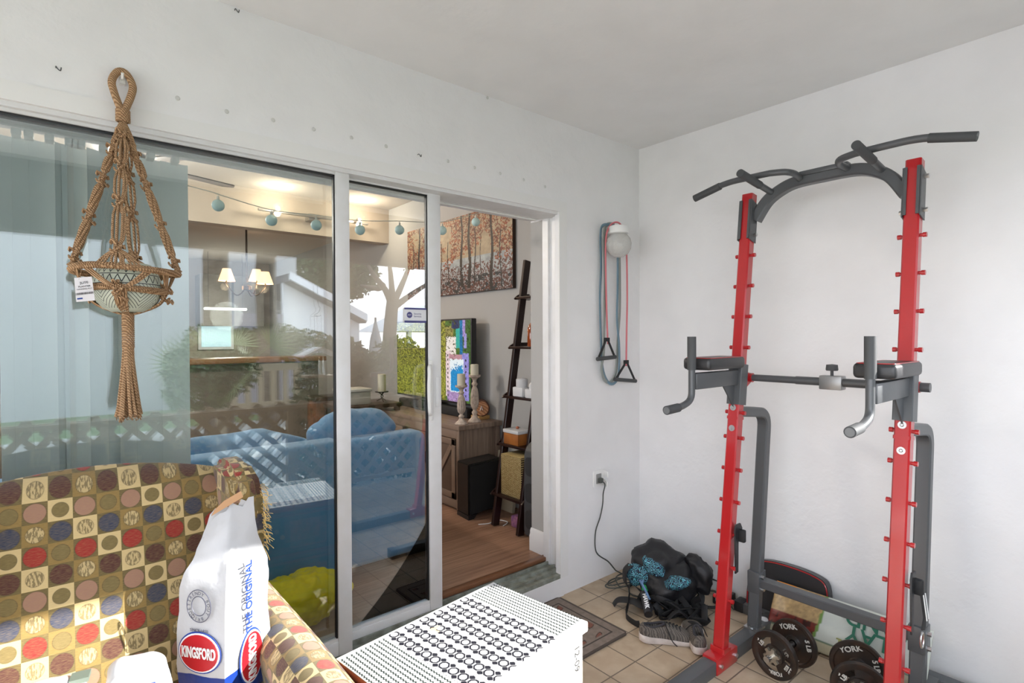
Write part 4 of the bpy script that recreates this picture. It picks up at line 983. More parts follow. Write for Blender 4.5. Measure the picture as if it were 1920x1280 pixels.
# ---- spare back pad leaning on the wall
bp = thing('back_pad', 'large black padded backrest with red piping leaning on the wall behind the crossbar', 'pad', (2.74, -.94, 0))
un, wn = Vector((0, -1, 0)), Vector((.16, 0, 1)).normalized(); nn_ = un.cross(wn)
shape = [(-.19, .0), (-.20, .12), (-.175, .24), (-.12, .275), (0, .285), (.12, .275), (.175, .24), (.185, .12), (.165, .01), (.11, -.008), (-.13, -.008)]
sh2 = [(v.x, v.y) for v in catmull([Vector((a, b, 0)) for a, b in shape], 4, True)]
oc_ = Vector((2.705, -.94, .012))
bm = NB(); prism(bm, sh2, oc_, un, wn, (.045, 0, -.007)); bmesh.ops.bevel(bm, geom=[e for e in bm.edges if e.calc_face_angle(0) > .9], offset=.010, segments=3, affect='EDGES'); pd_ = obj('cushion', bm, mat('carbon_vinyl', (.028, .028, .03), .33, bump=(260, .6, .001)), bp, 50)
bm = NB(); tube(bm, [oc_ + un * a * .97 + wn * (b * .965 + .004) - Vector((.0015, 0, 0)) for a, b in sh2], .0028, 6, closed=True); obj('piping', bm, M_red, bp, label='red piping')

# ---- dumbbells
M_iron = mat('black_cast_iron', (.022, .020, .018), .42, .3, var=(14, (.045, .024, .014)), bump=(50, .3)); M_plw = mat('raised_letter_paint', (.52, .50, .45), .5)
def plate(name, c, ax, r, parent, spokes, face=1, words=()):
    c, ax = Vector(c), Vector(ax).normalized(); bm = NB()
    prof = [(.016, -.010), (.030, -.012), (.034, -.006), (r * .80, -.005), (r * .86, -.011), (r * .97, -.011), (r, -.006), (r, .006), (r * .97, .011), (r * .86, .011), (r * .80, .005), (.034, .006), (.030, .012), (.016, .010), (.016, -.010)]
    if not spokes: lathe(bm, prof, c, 48, ax)
    else:
        lathe(bm, [(.016, -.010), (.040, -.012), (.043, 0), (.040, .012), (.016, .010), (.016, -.010)], c, 32, ax); lathe(bm, [(r * .70, -.004), (r * .84, -.011), (r * .97, -.011), (r, 0), (r * .97, .011), (r * .84, .011), (r * .70, .004), (r * .70, -.004)], c, 48, ax)
        u = ax.orthogonal().normalized(); v = ax.cross(u)
        for k in range(spokes):
            a0 = 2 * PI * k / spokes; pts = []
            arc = np.linspace(-.42, .42, 7) * (6 / spokes) * .62
            pts = [(.038 * math.cos(a0 + t), .038 * math.sin(a0 + t)) for t in arc * 1.1] + [(r * .74 * math.cos(a0 + t), r * .74 * math.sin(a0 + t)) for t in arc[::-1] * .9]
            prism(bm, pts, c - ax * .005, u, v, ax * .010)
    p = obj(name, bm, M_iron, parent, 35)
    up = Vector((0, 0, 1)); up = (up - ax * up.dot(ax)).normalized(); rt = up.cross(ax) * face
    for s, ang, size, rr in words:
        a = R(ang); d = rt * math.cos(a) + up * math.sin(a); tdir = (rt * math.sin(a) - up * math.cos(a))
        text('raised_lettering', s, size, c + d * rr + ax * face * .0085, tdir, d, M_plw, p, .0015, bold=.0006)
    return p
def dumbbell(label, c1, c2, r, w1, w2):
    c1, c2 = Vector(c1), Vector(c2); ax = (c2 - c1).normalized()
    t = thing('dumbbell', label, 'dumbbell', ((c1.x + c2.x) / 2, (c1.y + c2.y) / 2, 0))
    bm = NB(); cyl(bm, c1 - ax * .062, c2 + ax * .062, .0125, 20); obj('handle_bar', bm, M_chr, t)
    for c, s_ in ((c1, -1), (c2, 1)):
        q = c + ax * s_ * .012; pts = []
        for k in range(12):
            for dr, da in ((.023, -.16), (.034, -.09), (.034, .09), (.023, .16)): a = 2 * PI * k / 6 + da * 2 if k < 6 else None; pts.append((dr * math.cos(a), dr * math.sin(a))) if a is not None else None
        u = ax.orthogonal().normalized(); v = ax.cross(u); bm = NB(); prism(bm, pts, q, u, v, ax * s_ * .014); obj('star_collar', bm, mat('tarnished_zinc', (.42, .38, .30), .4, .8), t)
    plate('weight_plate', c1, -ax, r, t, 3, 1, w1); plate('weight_plate', c2, -ax, r * 1.0, t, 0, 1, w2); return t
rp_ = .098
A1 = at(1452, 1227, 'z', rp_ - .002); axd = Vector((.86, -.08, 0)).normalized()
W1 = (('YORK', -80, .022, .070), ('2.27\nKG', -25, .018, .070), ('5\nLB', 150, .022, .070)); W2 = (('YORK', 110, .030, .066), ('5 LB', 15, .026, .066), ('2.27 KG', -100, .022, .066))
dumbbell('dumbbell with two black iron plates nearer the left red upright', A1, A1 + axd * .155, rp_, W1, W2)
A2 = at(1612, 1290, 'z', rp_ - .002)
dumbbell('dumbbell with black iron plates partly behind the right red upright', A2, A2 + Vector((.80, .30, 0)).normalized() * .165, rp_, W1, W2)

# ---- sand bag lying upside down
sg_ = thing('sand_bag', 'printed plastic bag of play sand lying upside down against the right wall', 'bag', (2.62, -1.25, 0))
SB0, SBu, SBw = Vector((2.585, -.90, .012)), Vector((.02, -.62, 0)), Vector((.125, 0, .205))
def sandp(U, V):
    c = np.ones((len(U), 3)) * np.array(rgb('c9cdc4')); n = fbm(U * 30, V * 12, 2); n2 = fbm(U * 60, V * 24, 7)
    ed = .30 + .16 * V - .10 * V * V
    ph = U < ed; pc_ = np.array(rgb('b4976a'))[None] * (.5 + n2[:, None]); rd = (V < .45) & (U < ed); pc_[rd] = np.array(rgb('7a2c22')) * (.4 + 1.1 * n[rd][:, None]); pc_[(n > .55) & rd] = rgb('3c1d16'); c[ph] = pc_[ph]
    c[np.abs(U - ed - .008) < .010] = rgb('6f8f4a'); b = V < .16; c[b] = rgb('bdb79c'); c[(V < .20) & (V > .155)] = rgb('55705a'); c[(V > .8) & (U < .15)] = rgb('d98a2c'); return c
painted('sack', SB0, SBu, SBw, 90, 40, sandp, attr_mat('sand_bag_print', .35), sg_, lambda U, V: .035 * np.sin(PI * np.clip(V, 0, 1)) ** .6 * np.sin(PI * U) ** .4 + .006 * fbm(U * 8, V * 5, 3))
bm = NB(); 
nb_ = SBu.cross(SBw).normalized(); bk = []
for a in np.linspace(0, 1, 13):
    p0 = SB0 + SBu * float(a); k = .055 * math.sin(PI * a) ** .5 + .004; bk.append([bm.verts.new(p) for p in (p0, p0 + Vector((k * .9, 0, -.008)), p0 + SBw * .5 - nb_ * k, p0 + SBw)])
for A, B in zip(bk, bk[1:]):
    for j in range(3): bm.faces.new((A[j], A[j + 1], B[j + 1], B[j]))
obj('sack_back', bm, mat('sand_bag_back', 'c2bfae', .4), sg_)
M_green = mat('green_ink', '1f6b52', .45); su, sw = SBu.normalized(), SBw.normalized()
for s_, uu, vv, ss, mm in (('PLAY', .70, .50, .085, M_green), ('SAND', .70, .76, .085, M_green), ('NATURAL', .60, .29, .030, mat('olive_ink', '8c8f4a', .5)), ('SAND JAVA', .24, .085, .030, M_ink)):
    text('lettering', s_, ss, SB0 + SBu * uu + SBw * vv + nb_ * (.040 * math.sin(PI * vv) ** .6 + .012), -su, -sw, mm, sg_, .0008, bold=.0015)
bm = NB(); bmesh.ops.create_icosphere(bm, subdivisions=3, radius=1); bmesh.ops.scale(bm, vec=(.03, .022, .032), verts=bm.verts[:]); displace(bm, .012, 40, 2); bmesh.ops.translate(bm, vec=at(1432, 1168, 'z', .04), verts=bm.verts[:])
o = obj('crumpled_tissue', bm, mat('tissue', (.6, .6, .6), .8)); tag(o, 'small crumpled white tissue behind the nearer dumbbell', 'tissue')
o.location.z -= .008

# ---- shoes
def shoe(label, heel, ang, L=.29, seed=1):
    t = thing('running_shoe', label, 'shoe', (heel[0], heel[1], 0), 'grey knit running shoes')
    d = Vector((math.cos(R(ang)), math.sin(R(ang)), 0)); s = Vector((-d.y, d.x, 0)); H = Vector((heel[0], heel[1], 0))
    ts = np.linspace(0, 1, 22)
    def wd(t): return np.interp(t, [0, .04, .15, .35, .55, .72, .88, .96, 1], [.012, .026, .034, .033, .040, .048, .042, .026, .008])
    def base(t): return np.interp(t, [0, .1, .5, .8, 1], [.010, .003, .002, .003, .022])
    def solt(t): return np.interp(t, [0, .1, .5, .8, 1], [.038, .036, .026, .022, .030])
    def top(t): return np.interp(t, [0, .06, .2, .38, .5, .7, .9, 1], [.075, .088, .080, .088, .082, .060, .043, .030])
    bm = NB(); rings = []
    for t_ in ts:
        c = H + d * (L * t_); w_ = wd(t_) * 1.06; rings.append([bm.verts.new(c + s * w_ * a + Z * z) for a, z in ((-.88, base(t_)), (.88, base(t_)), (1.04, (base(t_) + solt(t_)) / 2), (1, solt(t_)), (.8, solt(t_) + .003), (-.8, solt(t_) + .003), (-1, solt(t_)), (-1.04, (base(t_) + solt(t_)) / 2))])
    for A, B in zip(rings, rings[1:]):
        for j in range(8): bm.faces.new((A[j], A[(j + 1) % 8], B[(j + 1) % 8], B[j]))
    bm.faces.new(rings[0][::-1]); bm.faces.new(rings[-1]); obj('sole', bm, mat('white_rubber', (.70, .64, .60), .6, var=(20, (.50, .45, .41))), t, 50, label='white rubber sole')
    bm = NB(); rings = []; m = 14
    for t_ in np.linspace(0, 1, 34):
        c = H + d * (L * t_ * .985 + .002); w_ = wd(t_); zt = top(t_); zb_ = solt(t_) - .004; r = []
        hole = .06 < t_ < .40
        for k in range(m + 1):
            a = PI * k / m; ca, sa = math.cos(a), math.sin(a)
            if hole: q = min(1, (t_ - .06) / .05, (.40 - t_) / .04); ln = .62 * q; lim = math.asin(min(1, 1 - .0))
            x_ = -ca * w_ * (1 if sa < .5 else 1); z = zb_ + (zt - zb_) * (sa ** .62)
            if hole:
                dep = max(0, 1 - (abs(ca) / .55) ** 4); z -= dep * q * .052; x_ *= 1.0
            r.append(bm.verts.new(c + s * x_ + Z * z))
        rings.append(r)
    for A, B in zip(rings, rings[1:]):
        for j in range(m): bm.faces.new((A[j], A[j + 1], B[j + 1], B[j]))
    bm.faces.new(rings[0]); bm.faces.new(rings[-1][::-1])
    bmesh.ops.subdivide_edges(bm, edges=bm.edges[:], cuts=1, use_grid_fill=True)
    mk = mat('grey_knit', '5d5750', .9); x = N(mk); wv = x.n('ShaderNodeTexWave'); wv.inputs['Scale'].default_value = 38; wv.inputs['Distortion'].default_value = 6; x.l(x.obj(), wv.inputs[0]); x.l(x.mix(wv.outputs['Fac'], rgb('4a4541'), rgb('716a62')), x.b.inputs['Base Color']); x.bump(wv.outputs['Fac'], .5, .002)
    obj('upper', bm, mk, t, 70)
    bm = NB(); ring = []
    for a in np.linspace(0, 2 * PI, 26)[:-1]:
        tt = .23 + .165 * math.cos(a); zz_ = top(tt) - .006 + .004 * math.cos(a); ring.append(H + d * (L * tt) + s * (.55 * wd(tt) * math.sin(a)) + Z * zz_)
    tube(bm, ring, .0052, 8, closed=True); obj('collar', bm, mat('dark_knit', '37363a', .9), t)
    bm = NB(); bmesh.ops.create_icosphere(bm, subdivisions=2, radius=1); bmesh.ops.scale(bm, vec=(.040, .016, .004), verts=bm.verts[:]); bmesh.ops.rotate(bm, cent=(0, 0, 0), matrix=RZ(ang), verts=bm.verts[:]); bmesh.ops.translate(bm, vec=H + d * L * .23 + Z * .036, verts=bm.verts[:]); obj('insole', bm, mat('navy_lining', '232a3c', .8), t)
    bm = NB(); rg = random.Random(seed)
    for k in range(5):
        tt = .42 + .055 * k; c = H + d * L * tt; zt = top(tt); hw = wd(tt) * .5
        tube(bm, catmull([c - s * hw + Z * (zt - .006), c + Z * (zt + .004), c + s * hw + d * .012 + Z * (zt - .006)], 4), .0028, 6)
    c = H + d * L * .42; zt = top(.42)
    for q in (1, -1): tube(bm, catmull([c + Z * zt, c + s * q * .03 + Z * (zt - .01), c + s * q * .052 + d * .02 + Z * .03, c + s * q * .06 + d * .04 + Z * .012], 4), .0024, 6)
    obj('laces', bm, M_blkm, t); return t
h1 = at(1196, 1190, 'z', .03); h2 = at(1300, 1222, 'z', .03)
shoe('grey knit running shoe with white sole lying lengthwise in front of the black bag', (h1.x + .01, h1.y), math.degrees(math.atan2(-.21, .22)), .29, 1)
shoe('grey knit running shoe with its heel towards the viewer, beside the left red upright', (h2.x + .035, h2.y - .015), 42, .27, 2)

# ---- backpack heap
bk_ = thing('backpack', 'black backpack with turquoise patterned pockets slumped in the corner', 'backpack', (2.48, -.36, 0))
M_nyl = mat('black_nylon', (.010, .010, .012), .5, bump=(60, .4, .003)); M_patt = mat('turquoise_pattern', (.1, .4, .45), .7)
def pt_():
    x = N(M_patt); vo = x.n('ShaderNodeTexVoronoi'); vo.inputs['Scale'].default_value = 48; dd = x.n('ShaderNodeVectorMath', operation='ADD'); nz = x.n('ShaderNodeTexNoise'); nz.inputs['Scale'].default_value = 28; x.l(x.obj(), nz.inputs[0])
    sc2 = x.n('ShaderNodeVectorMath', operation='SCALE'); sc2.inputs[3].default_value = .04; x.l(nz.outputs['Color'], sc2.inputs[0]); x.l(x.obj(), dd.inputs[0]); x.l(sc2.outputs[0], dd.inputs[1]); x.l(dd.outputs[0], vo.inputs['Vector'])
    f = x.math('FRACT', x.math('MULTIPLY', vo.outputs['Distance'], 3.2)); x.l(x.ramp(f, [(.0, rgb('14222e')), (.40, rgb('0c1620')), (.42, rgb('2a8494')), (.62, rgb('86c9cc')), (.76, rgb('2a3f8c')), (.86, rgb('14222e'))], True), x.b.inputs['Base Color'])
pt_()
def lump(bm, c, s, rz=0, rx=0, seed=0, amp=.02, f=9, sub=4):
    rr = bmesh.ops.create_icosphere(bm, subdivisions=sub, radius=1); vs = rr['verts']
    bmesh.ops.scale(bm, vec=s, verts=vs); bmesh.ops.rotate(bm, cent=(0, 0, 0), matrix=RZ(rz) @ RX(rx), verts=vs); bmesh.ops.translate(bm, vec=c, verts=vs)
    for v in vs:
        n_ = (v.co - Vector(c)); n_ = Vector((n_.x / s[0] ** 2, n_.y / s[1] ** 2, n_.z / s[2] ** 2)).normalized()
        v.co += n_ * amp * (noise.noise(v.co * f + Vector((seed, 0, 0))) + .5 * noise.noise(v.co * f * 2.7 + Vector((0, seed, 0)))); v.co.z = max(v.co.z, .006)
BC = Vector((2.52, -.39, 0))
bm = NB(); lump(bm, BC + Vector((0.0, 0, .12)), (.20, .16, .125), 30, 0, 1, .045, 8); lump(bm, BC + Vector((-.02, .04, .20)), (.145, .115, .085), -40, 10, 4, .035, 11); lump(bm, BC + Vector((.07, -.15, .16)), (.055, .07, .11), 10, -12, 7, .025, 14); obj('main_body', bm, M_nyl, bk_, 60)
a1 = at(1205, 1075, 'z', .20); a2 = at(1277, 1090, 'z', .14); a3 = at(1228, 1063, 'z', .23)
bm = NB(); 
lump(bm, at(1199, 1076, 'x', BC.x - .145), (.05, .085, .062), 20, 0, 9, .016, 22); lump(bm, at(1226, 1062, 'x', BC.x - .125), (.04, .07, .038), 0, 25, 9, .014, 22)
lump(bm, at(1268, 1093, 'x', BC.x - .125), (.045, .078, .034), 0, -22, 12, .012, 24); obj('patterned_pocket', bm, M_patt, bk_, 60)
bm = NB()
for k in range(2): tube(bm, catmull([at(1200 + k * 6, 1088, 'x', BC.x - .22), at(1204, 1095, 'x', BC.x - .24), at(1212, 1110, 'x', BC.x - .24), at(1214 + k * 4, 1124, 'x', BC.x - .24)], 5), .006, 8)
obj('blue_lining', bm, mat('blue_trim', '5a7ba0', .6), bk_, label='pale blue trim loop')
def strap(parent, name, pts, w=.038, m=None): 
    bm = NB(); P = catmull(pts, 6); sweep(bm, P, rect(w, .003, .2), up=None, twist=0); return obj(name, bm, m or M_blkm, parent, 60)
def G(px, py, z): return at(px, py, 'z', z)
strap(bk_, 'shoulder_strap', [G(1182, 1058, .20), G(1172, 1070, .17), G(1172, 1090, .11), G(1180, 1105, .07), G(1178, 1130, .035), G(1174, 1155, .012), G(1190, 1170, .008), G(1200, 1172, .012)], .045)
strap(bk_, 'waist_strap', [G(1150, 1134, .006), G(1160, 1124, .035), G(1185, 1126, .05), G(1205, 1135, .05), G(1225, 1138, .05)], .04)
hn = thing('suspension_trainer', 'tangle of black webbing straps with a printed grip lying in front of the backpack', 'exercise straps', (2.35, -.50, 0))
rg = random.Random(11)
for k in range(9):
    a = rg.uniform(0, PI); c = Vector((2.40 + rg.uniform(-.05, .10), -.50 + rg.uniform(-.08, .06), 0)); pts = []
    for t in np.linspace(0, 1, 8):
        aa = a + t * rg.uniform(2.0, 4.5); rr = rg.uniform(.06, .15); pts.append(c + Vector((rr * math.cos(aa), rr * math.sin(aa), .012 + .10 * abs(math.sin(t * PI + k)) * rg.random())))
    strap(hn, 'webbing', pts, .030)
strap(hn, 'webbing', [G(1290, 1085, .05), G(1310, 1080, .06), G(1340, 1085, .06), G(1370, 1098, .05)], .035)
strap(hn, 'webbing', [G(1250, 1105, .08), G(1290, 1130, .04), G(1330, 1138, .02), G(1360, 1136, .012)], .022)
strap(hn, 'webbing', [G(1310, 1100, .10), G(1316, 1118, .07), G(1312, 1140, .03), G(1306, 1165, .02)], .03)
bm = NB(); g1, g2 = at(1208, 1112, 'z', .10), at(1216, 1152, 'z', .055); tube(bm, [g1, g1.lerp(g2, .5), g2], .021, 16); gp = obj('grip', bm, M_blk, hn)
tv_ = (g2 - g1).normalized(); cv = (M.translation - g1).normalized(); sv = tv_.cross(cv).normalized(); cv = sv.cross(tv_)
text('lettering', 'HAWK', .030, g1.lerp(g2, .52) + cv * .0225, tv_, -sv if (-sv).z > 0 else sv, M_lwh, gp, .0006, bold=.001)
for k, (u, v, z) in enumerate(((1289, 1083, .075), (1210, 1101, .10))):
    bm = NB(); c = G(u, v, z); cyl(bm, c, c + Vector((-.02, -.012, .004)), .018, 14); obj('green_buckle', bm, mat('green_plastic', '2aa35c', .4), hn, label='green buckle')

# ---- wall anchors left in the stucco
k = 0
for (u, v) in ((105, 127), (333, 184), (425, 209), (512, 225), (588, 242), (659, 258), (724, 274), (783, 290), (840, 302), (890, 314), (938, 325), (982, 337), (1022, 350), (914, 183), (440, 19), (524, 36), (843, 150)):
    p = at(u, v, 'y', 0)
    if u in (105, 783, 440): bm = NB(); tube(bm, catmull([p, p + Vector((0, -.012, 0)), p + Vector((.004, -.016, -.008)), p + Vector((.010, -.012, -.010)), p + Vector((.012, -.012, .0))], 3), .0016, 6); o = obj('screw_hook', bm, M_gun); tag(o, 'small bent screw hook in the stucco above the sliding door', 'hook', 'screw hooks above the door')
    else:
        bm = NB(); cyl(bm, p + Vector((0, .001, 0)), p + Vector((0, -.003, 0)),   .0085, 12, .006); cyl(bm, p + Vector((0, -.003, 0)), p + Vector((0, -.0036, 0)), .0034, 8); o = obj('wall_anchor', bm, mat('anchor_plastic', (.60, .60, .58), .6)); tag(o, 'small round plastic anchor in the stucco above the sliding door', 'wall anchor', 'wall anchors above the door')
# ---- bird feeder hanging at the open side
bf = thing('bird_feeder', 'small house shaped bird feeder hanging from the beam on the open side', 'bird feeder', (1.72, -2.50, 2.12))
bm = NB(); tube(bm, [(1.69, -2.5, 1.62), (1.69, -2.5, 1.30)], .0018, 5); tube(bm, [(1.75, -2.5, 1.62), (1.75, -2.5, 1.30)], .0018, 5); tube(bm, catmull([(1.72, -2.5, 2.12), (1.72, -2.5, 1.75), (1.74, -2.5, 1.68), (1.72, -2.5, 1.64), (1.69, -2.5, 1.62), (1.72, -2.5, 1.61), (1.75, -2.5, 1.62)], 4), .0035, 6); obj('hanging_wire', bm, M_blk, bf)
bm = NB(); prism(bm, [(-.16, 0), (0, .075), (.16, 0), (.15, -.012), (0, .06), (-.15, -.012)], (1.72, -2.61, 1.27), (1, 0, 0), (0, 0, 1), (0, .22, 0)); obj('roof', bm, mat('feeder_white', (.75, .76, .8), .4), bf)
bm = NB(); box(bm, (1.66, -2.56, 1.10), (1.78, -2.44, 1.27), .004); obj('seed_box', bm, M_clear, bf); bm = NB(); box(bm, (1.60, -2.59, 1.08), (1.84, -2.41, 1.10), .004); obj('tray', bm, M_lat, bf)

# ================================================================ INTERIOR OBJECTS
FZ = .16
# ---- sofa
so = thing('sofa', 'blue fabric sofa seen from behind through the glass door', 'sofa', (.7, .95, FZ))
M_sofa = mat('blue_upholstery', '6596c0', .85, sheen=.3, bump=(90, .25), var=(5, '588ab6'))
bm = NB(); box(bm, (-.35, .56, FZ + .06), (1.12, .74, .90), .04, seg=4); box(bm, (1.13, .56, FZ + .06), (1.60, .74, .895), .045, seg=4); obj('backrest', bm, M_sofa, so, 60)
bm = NB(); box(bm, (1.40, .60, FZ + .06), (1.61, 1.42, .74), .05, seg=4); obj('armrest', bm, M_sofa, so, 60)
bm = NB(); box(bm, (-.37, .60, FZ + .06), (-.16, 1.42, .74), .05, seg=4); obj('armrest', bm, M_sofa, so, 60)
bm = NB(); box(bm, (-.15, .72, FZ + .08), (1.40, 1.42, .44), .02); obj('seat_frame', bm, M_sofa, so, 60)
for a, b in ((-.15, .62), (.63, 1.39)):
    bm = NB(); box(bm, (a, .80, .44), (b, 1.44, .60), .045, seg=4); obj('seat_cushion', bm, M_sofa, so, 60)
bm = NB(); lump(bm, (.62, .82, .84), (.42, .11, .13), 0, 0, 1, .03, 4); obj('back_cushion', bm, M_sofa, so, 70)
bm = NB(); lump(bm, (1.26, .80, .90), (.26, .12, .125), 4, 0, 5, .03, 5); obj('back_cushion', bm, M_sofa, so, 70)
for x_ in (-.28, 1.52):
    for y_ in (.64, 1.36):
        bm = NB(); cyl(bm, (x_, y_, FZ + .07), (x_, y_, FZ), .022, 12, .016); obj('leg', bm, M_leg, so)
# ---- yellow bag on the floor
yb = thing('yellow_bag', 'crumpled yellow plastic bag on the floor inside the left glass panel', 'plastic bag', (.80, .34, FZ))
bm = NB(); bmesh.ops.create_icosphere(bm, subdivisions=6, radius=1); bmesh.ops.scale(bm, vec=(.225, .125, .105), verts=bm.verts[:]); bmesh.ops.translate(bm, vec=(.80, .352, FZ + .098), verts=bm.verts[:])
for v in bm.verts:
    q = v.co; n_ = (q - Vector((.80, .352, FZ + .1))).normalized()
    f = 1 - abs(noise.noise(q * 7 + Vector((3, 0, 0)))) * 2; g = 1 - abs(noise.noise(Vector((q.x * 22, q.y * 9, q.z * 14)) + Vector((0, 5, 0)))) * 2
    v.co += n_ * (.020 * f + .011 * g + .008 * noise.noise(q * 45)); v.co.z = max(v.co.z, FZ + .002); v.co.y = max(v.co.y, .185)
obj('film', bm, mat('yellow_plastic_film', 'ffe81f', .28, bump=(60, .25, .004)), yb, 180); MATS['yellow_plastic_film'].node_tree.nodes['Principled BSDF'].inputs['Subsurface Weight'].default_value = 0
bm = NB(); lump(bm, (.62, .33, FZ + .10), (.05, .05, .05), 0, 0, 3, .03, 20, 3); obj('knotted_end', bm, MATS['yellow_plastic_film'], yb, 180)
text('lettering', '12', .055, (.672, .222, .285), (1, -.55, .1), (-.2, .1, 1), mat('dark_green_ink', '2f5248', .5), yb, .001, bold=.001)

# ---- media console
cn = thing('media_console', 'rustic grey wooden console with barn doors along the grey wall', 'console', (2.39, 1.9, FZ))
cx0, cx1, cy0, cy1, cz1 = 2.20, 2.585, 1.13, 2.70, .785
bm = NB(); box(bm, (cx0 + .02, cy0 + .02, FZ), (cx1, cy1 - .02, cz1 - .03), .003); obj('carcass', bm, M_cons, cn)
bm = NB(); box(bm, (cx0 - .008, cy0 - .012, cz1 - .036), (cx1 + .008, cy1 + .012, cz1), .004); obj('top', bm, M_cons, cn)
bm = NB()
for y_ in (cy0, cy1 - .035): box(bm, (cx0, y_, FZ), (cx0 + .035, y_ + .035, cz1 - .036), .003); box(bm, (cx1 - .04, y_, FZ), (cx1 - .005, y_ + .035, cz1 - .036), .003)
box(bm, (cx0, cy0 + .035, cz1 - .10), (cx0 + .02, cy1 - .035, cz1 - .036), .002); box(bm, (cx0, cy0 + .035, FZ + .02), (cx0 + .02, cy1 - .035, FZ + .08), .002); obj('face_frame', bm, M_cons, cn)
for k in range(4):
    y0 = cy0 + .045 + k * .37; y1 = y0 + .355
    bm = NB(); box(bm, (cx0 + .004, y0, FZ + .085), (cx0 + .018, y1, cz1 - .105), .002); dr = obj('door', bm, M_consd, cn)
    bm = NB(); z0, z1 = FZ + .085, cz1 - .105
    for a, b in (((y0, z0), (y1, z0 + .045)), ((y0, z1 - .045), (y1, z1)), ((y0, z0), (y0 + .045, z1)), ((y1 - .045, z0), (y1, z1))): box(bm, (cx0 - .006, a[0], a[1]), (cx0 + .005, b[0], b[1]), .002)
    sweep(bm, [(cx0 - .002, y0 + .05, z0 + .05), (cx0 - .002, y1 - .05, z1 - .05)] if k % 2 else [(cx0 - .002, y1 - .05, z0 + .05), (cx0 - .002, y0 + .05, z1 - .05)], rect(.040, .010), up=(1, 0, 0)); obj('brace', bm, M_cons, dr)
    bm = NB(); yy = y1 - .02 if k % 2 == 0 else y0 + .02; tube(bm, [(cx0 - .008, yy, .44), (cx0 - .02, yy, .45), (cx0 - .02, yy, .53), (cx0 - .008, yy, .54)], .004, 6); obj('handle', bm, M_blk, dr)
# ---- television
tv = thing('television', 'flat television showing an aerial view of a pool, on the wooden console', 'television', (2.46, 1.95, cz1))
tx, ty0, ty1, tz0, tz1 = 2.45, 1.318, 2.53, .885, 1.572
bm = NB(); box(bm, (tx, ty0, tz0), (tx + .05, ty1, tz1), .006); obj('case', bm, M_blk, tv)
bm = NB(); box(bm, (tx - .03, 1.75, cz1), (tx + .10, 2.15, cz1 + .015), .004); box(bm, (tx + .015, 1.86, cz1 + .01), (tx + .045, 2.0, tz0 + .02), .004); obj('stand', bm, M_blk, tv)
bm = NB(); box(bm, (tx - .012, ty0 + .05, cz1), (tx + .05, ty1 - .05, cz1 + .075), .012); sb_ = obj('soundbar', bm, M_blkm); tag(sb_, 'black sound bar on the wooden console below the television', 'speaker')
def tvp(U, V):   # U 0 at near end
    P = lambda h: np.array(rgb(h)); c = np.ones((len(U), 3)) * P('4c6a2c'); n = fbm(U * 60, V * 40, 3); n2 = fbm(U * 130, V * 90, 8)
    c = c * (.25 + 1.7 * n[:, None]) ; a = U - .06 * V   # columns of the picture
    def reg(m, h, t=0, k=0): 
        q = P(h) * np.ones((m.sum(), 3)); q = q * (1 + t * (n2[m][:, None] - .5) * 2); c[m] = np.clip(q, 0, 1)
    w = lambda u0, u1, v0, v1: (U > u0 + .012 * (n2 - .5)) & (U < u1 + .012 * (n2 - .5)) & (V > v0 + .02 * (n - .5)) & (V < v1 + .02 * (n - .5))
    reg(w(-1, .035, 0, 1), '3f5f2a', 1.6); reg(w(.30, 1, 0, 1), '8c8a34', 1.8); reg(w(.035, .10, .62, 1), '46603a', 1.6); reg(w(.045, .075, .66, .84), '9a93cc', .3)
    reg(w(.20, .30, .42, .93), '8a8248', 1.5); reg(w(.17, .29, .56, .80), 'e6dcd2', .15); reg(w(.235, .295, .06, .62), 'e0c8cc', .4); reg(w(.10, .28, -.1, .13), 'a487b4', 1.0)
    reg(w(.02, .105, .03, .60), '8f86c8', .6); reg(w(.10, .255, .52, .585), 'b98a92', .3); reg(w(.08, .245, .12, .525), 'dfe8ea', .05); reg((w(.085, .235, .13, .50)) & (V < .47 - .20 * n2 + .5 * (.16 - np.abs(U - .12))), '1b86c0', .6)
    reg(w(.095, .17, .66, .90), '37a598', .25); reg(w(.09, .125, .58, 1), '1c6c9c', .8); reg(w(.13, .22, .90, 1.1), '2e3558', 1.2); reg(w(.06, .09, .80, 1), 'a08ac0', .8)
    reg((np.abs(U - .055) < .008) & (((V * 14) % 1) < .4) & (V < .56) & (n2 > .35), '12180f'); reg((np.abs(U - .27) < .006) & (((V * 18) % 1) < .45) & (V < .6), '2c3428')
    t_ = (fbm(U * 60, V * 55, 12) > .60) & (U > .17) & (V > .5); reg(t_, '4c4c26', 1.8); return np.clip(c, 0, 1)
scn = painted('screen', (tx - .0015, ty0 + .010, tz0 + .018), (0, ty1 - ty0 - .02, 0), (0, 0, tz1 - tz0 - .03), 260, 150, tvp, attr_mat('television_picture', .3, emit=.62), tv)
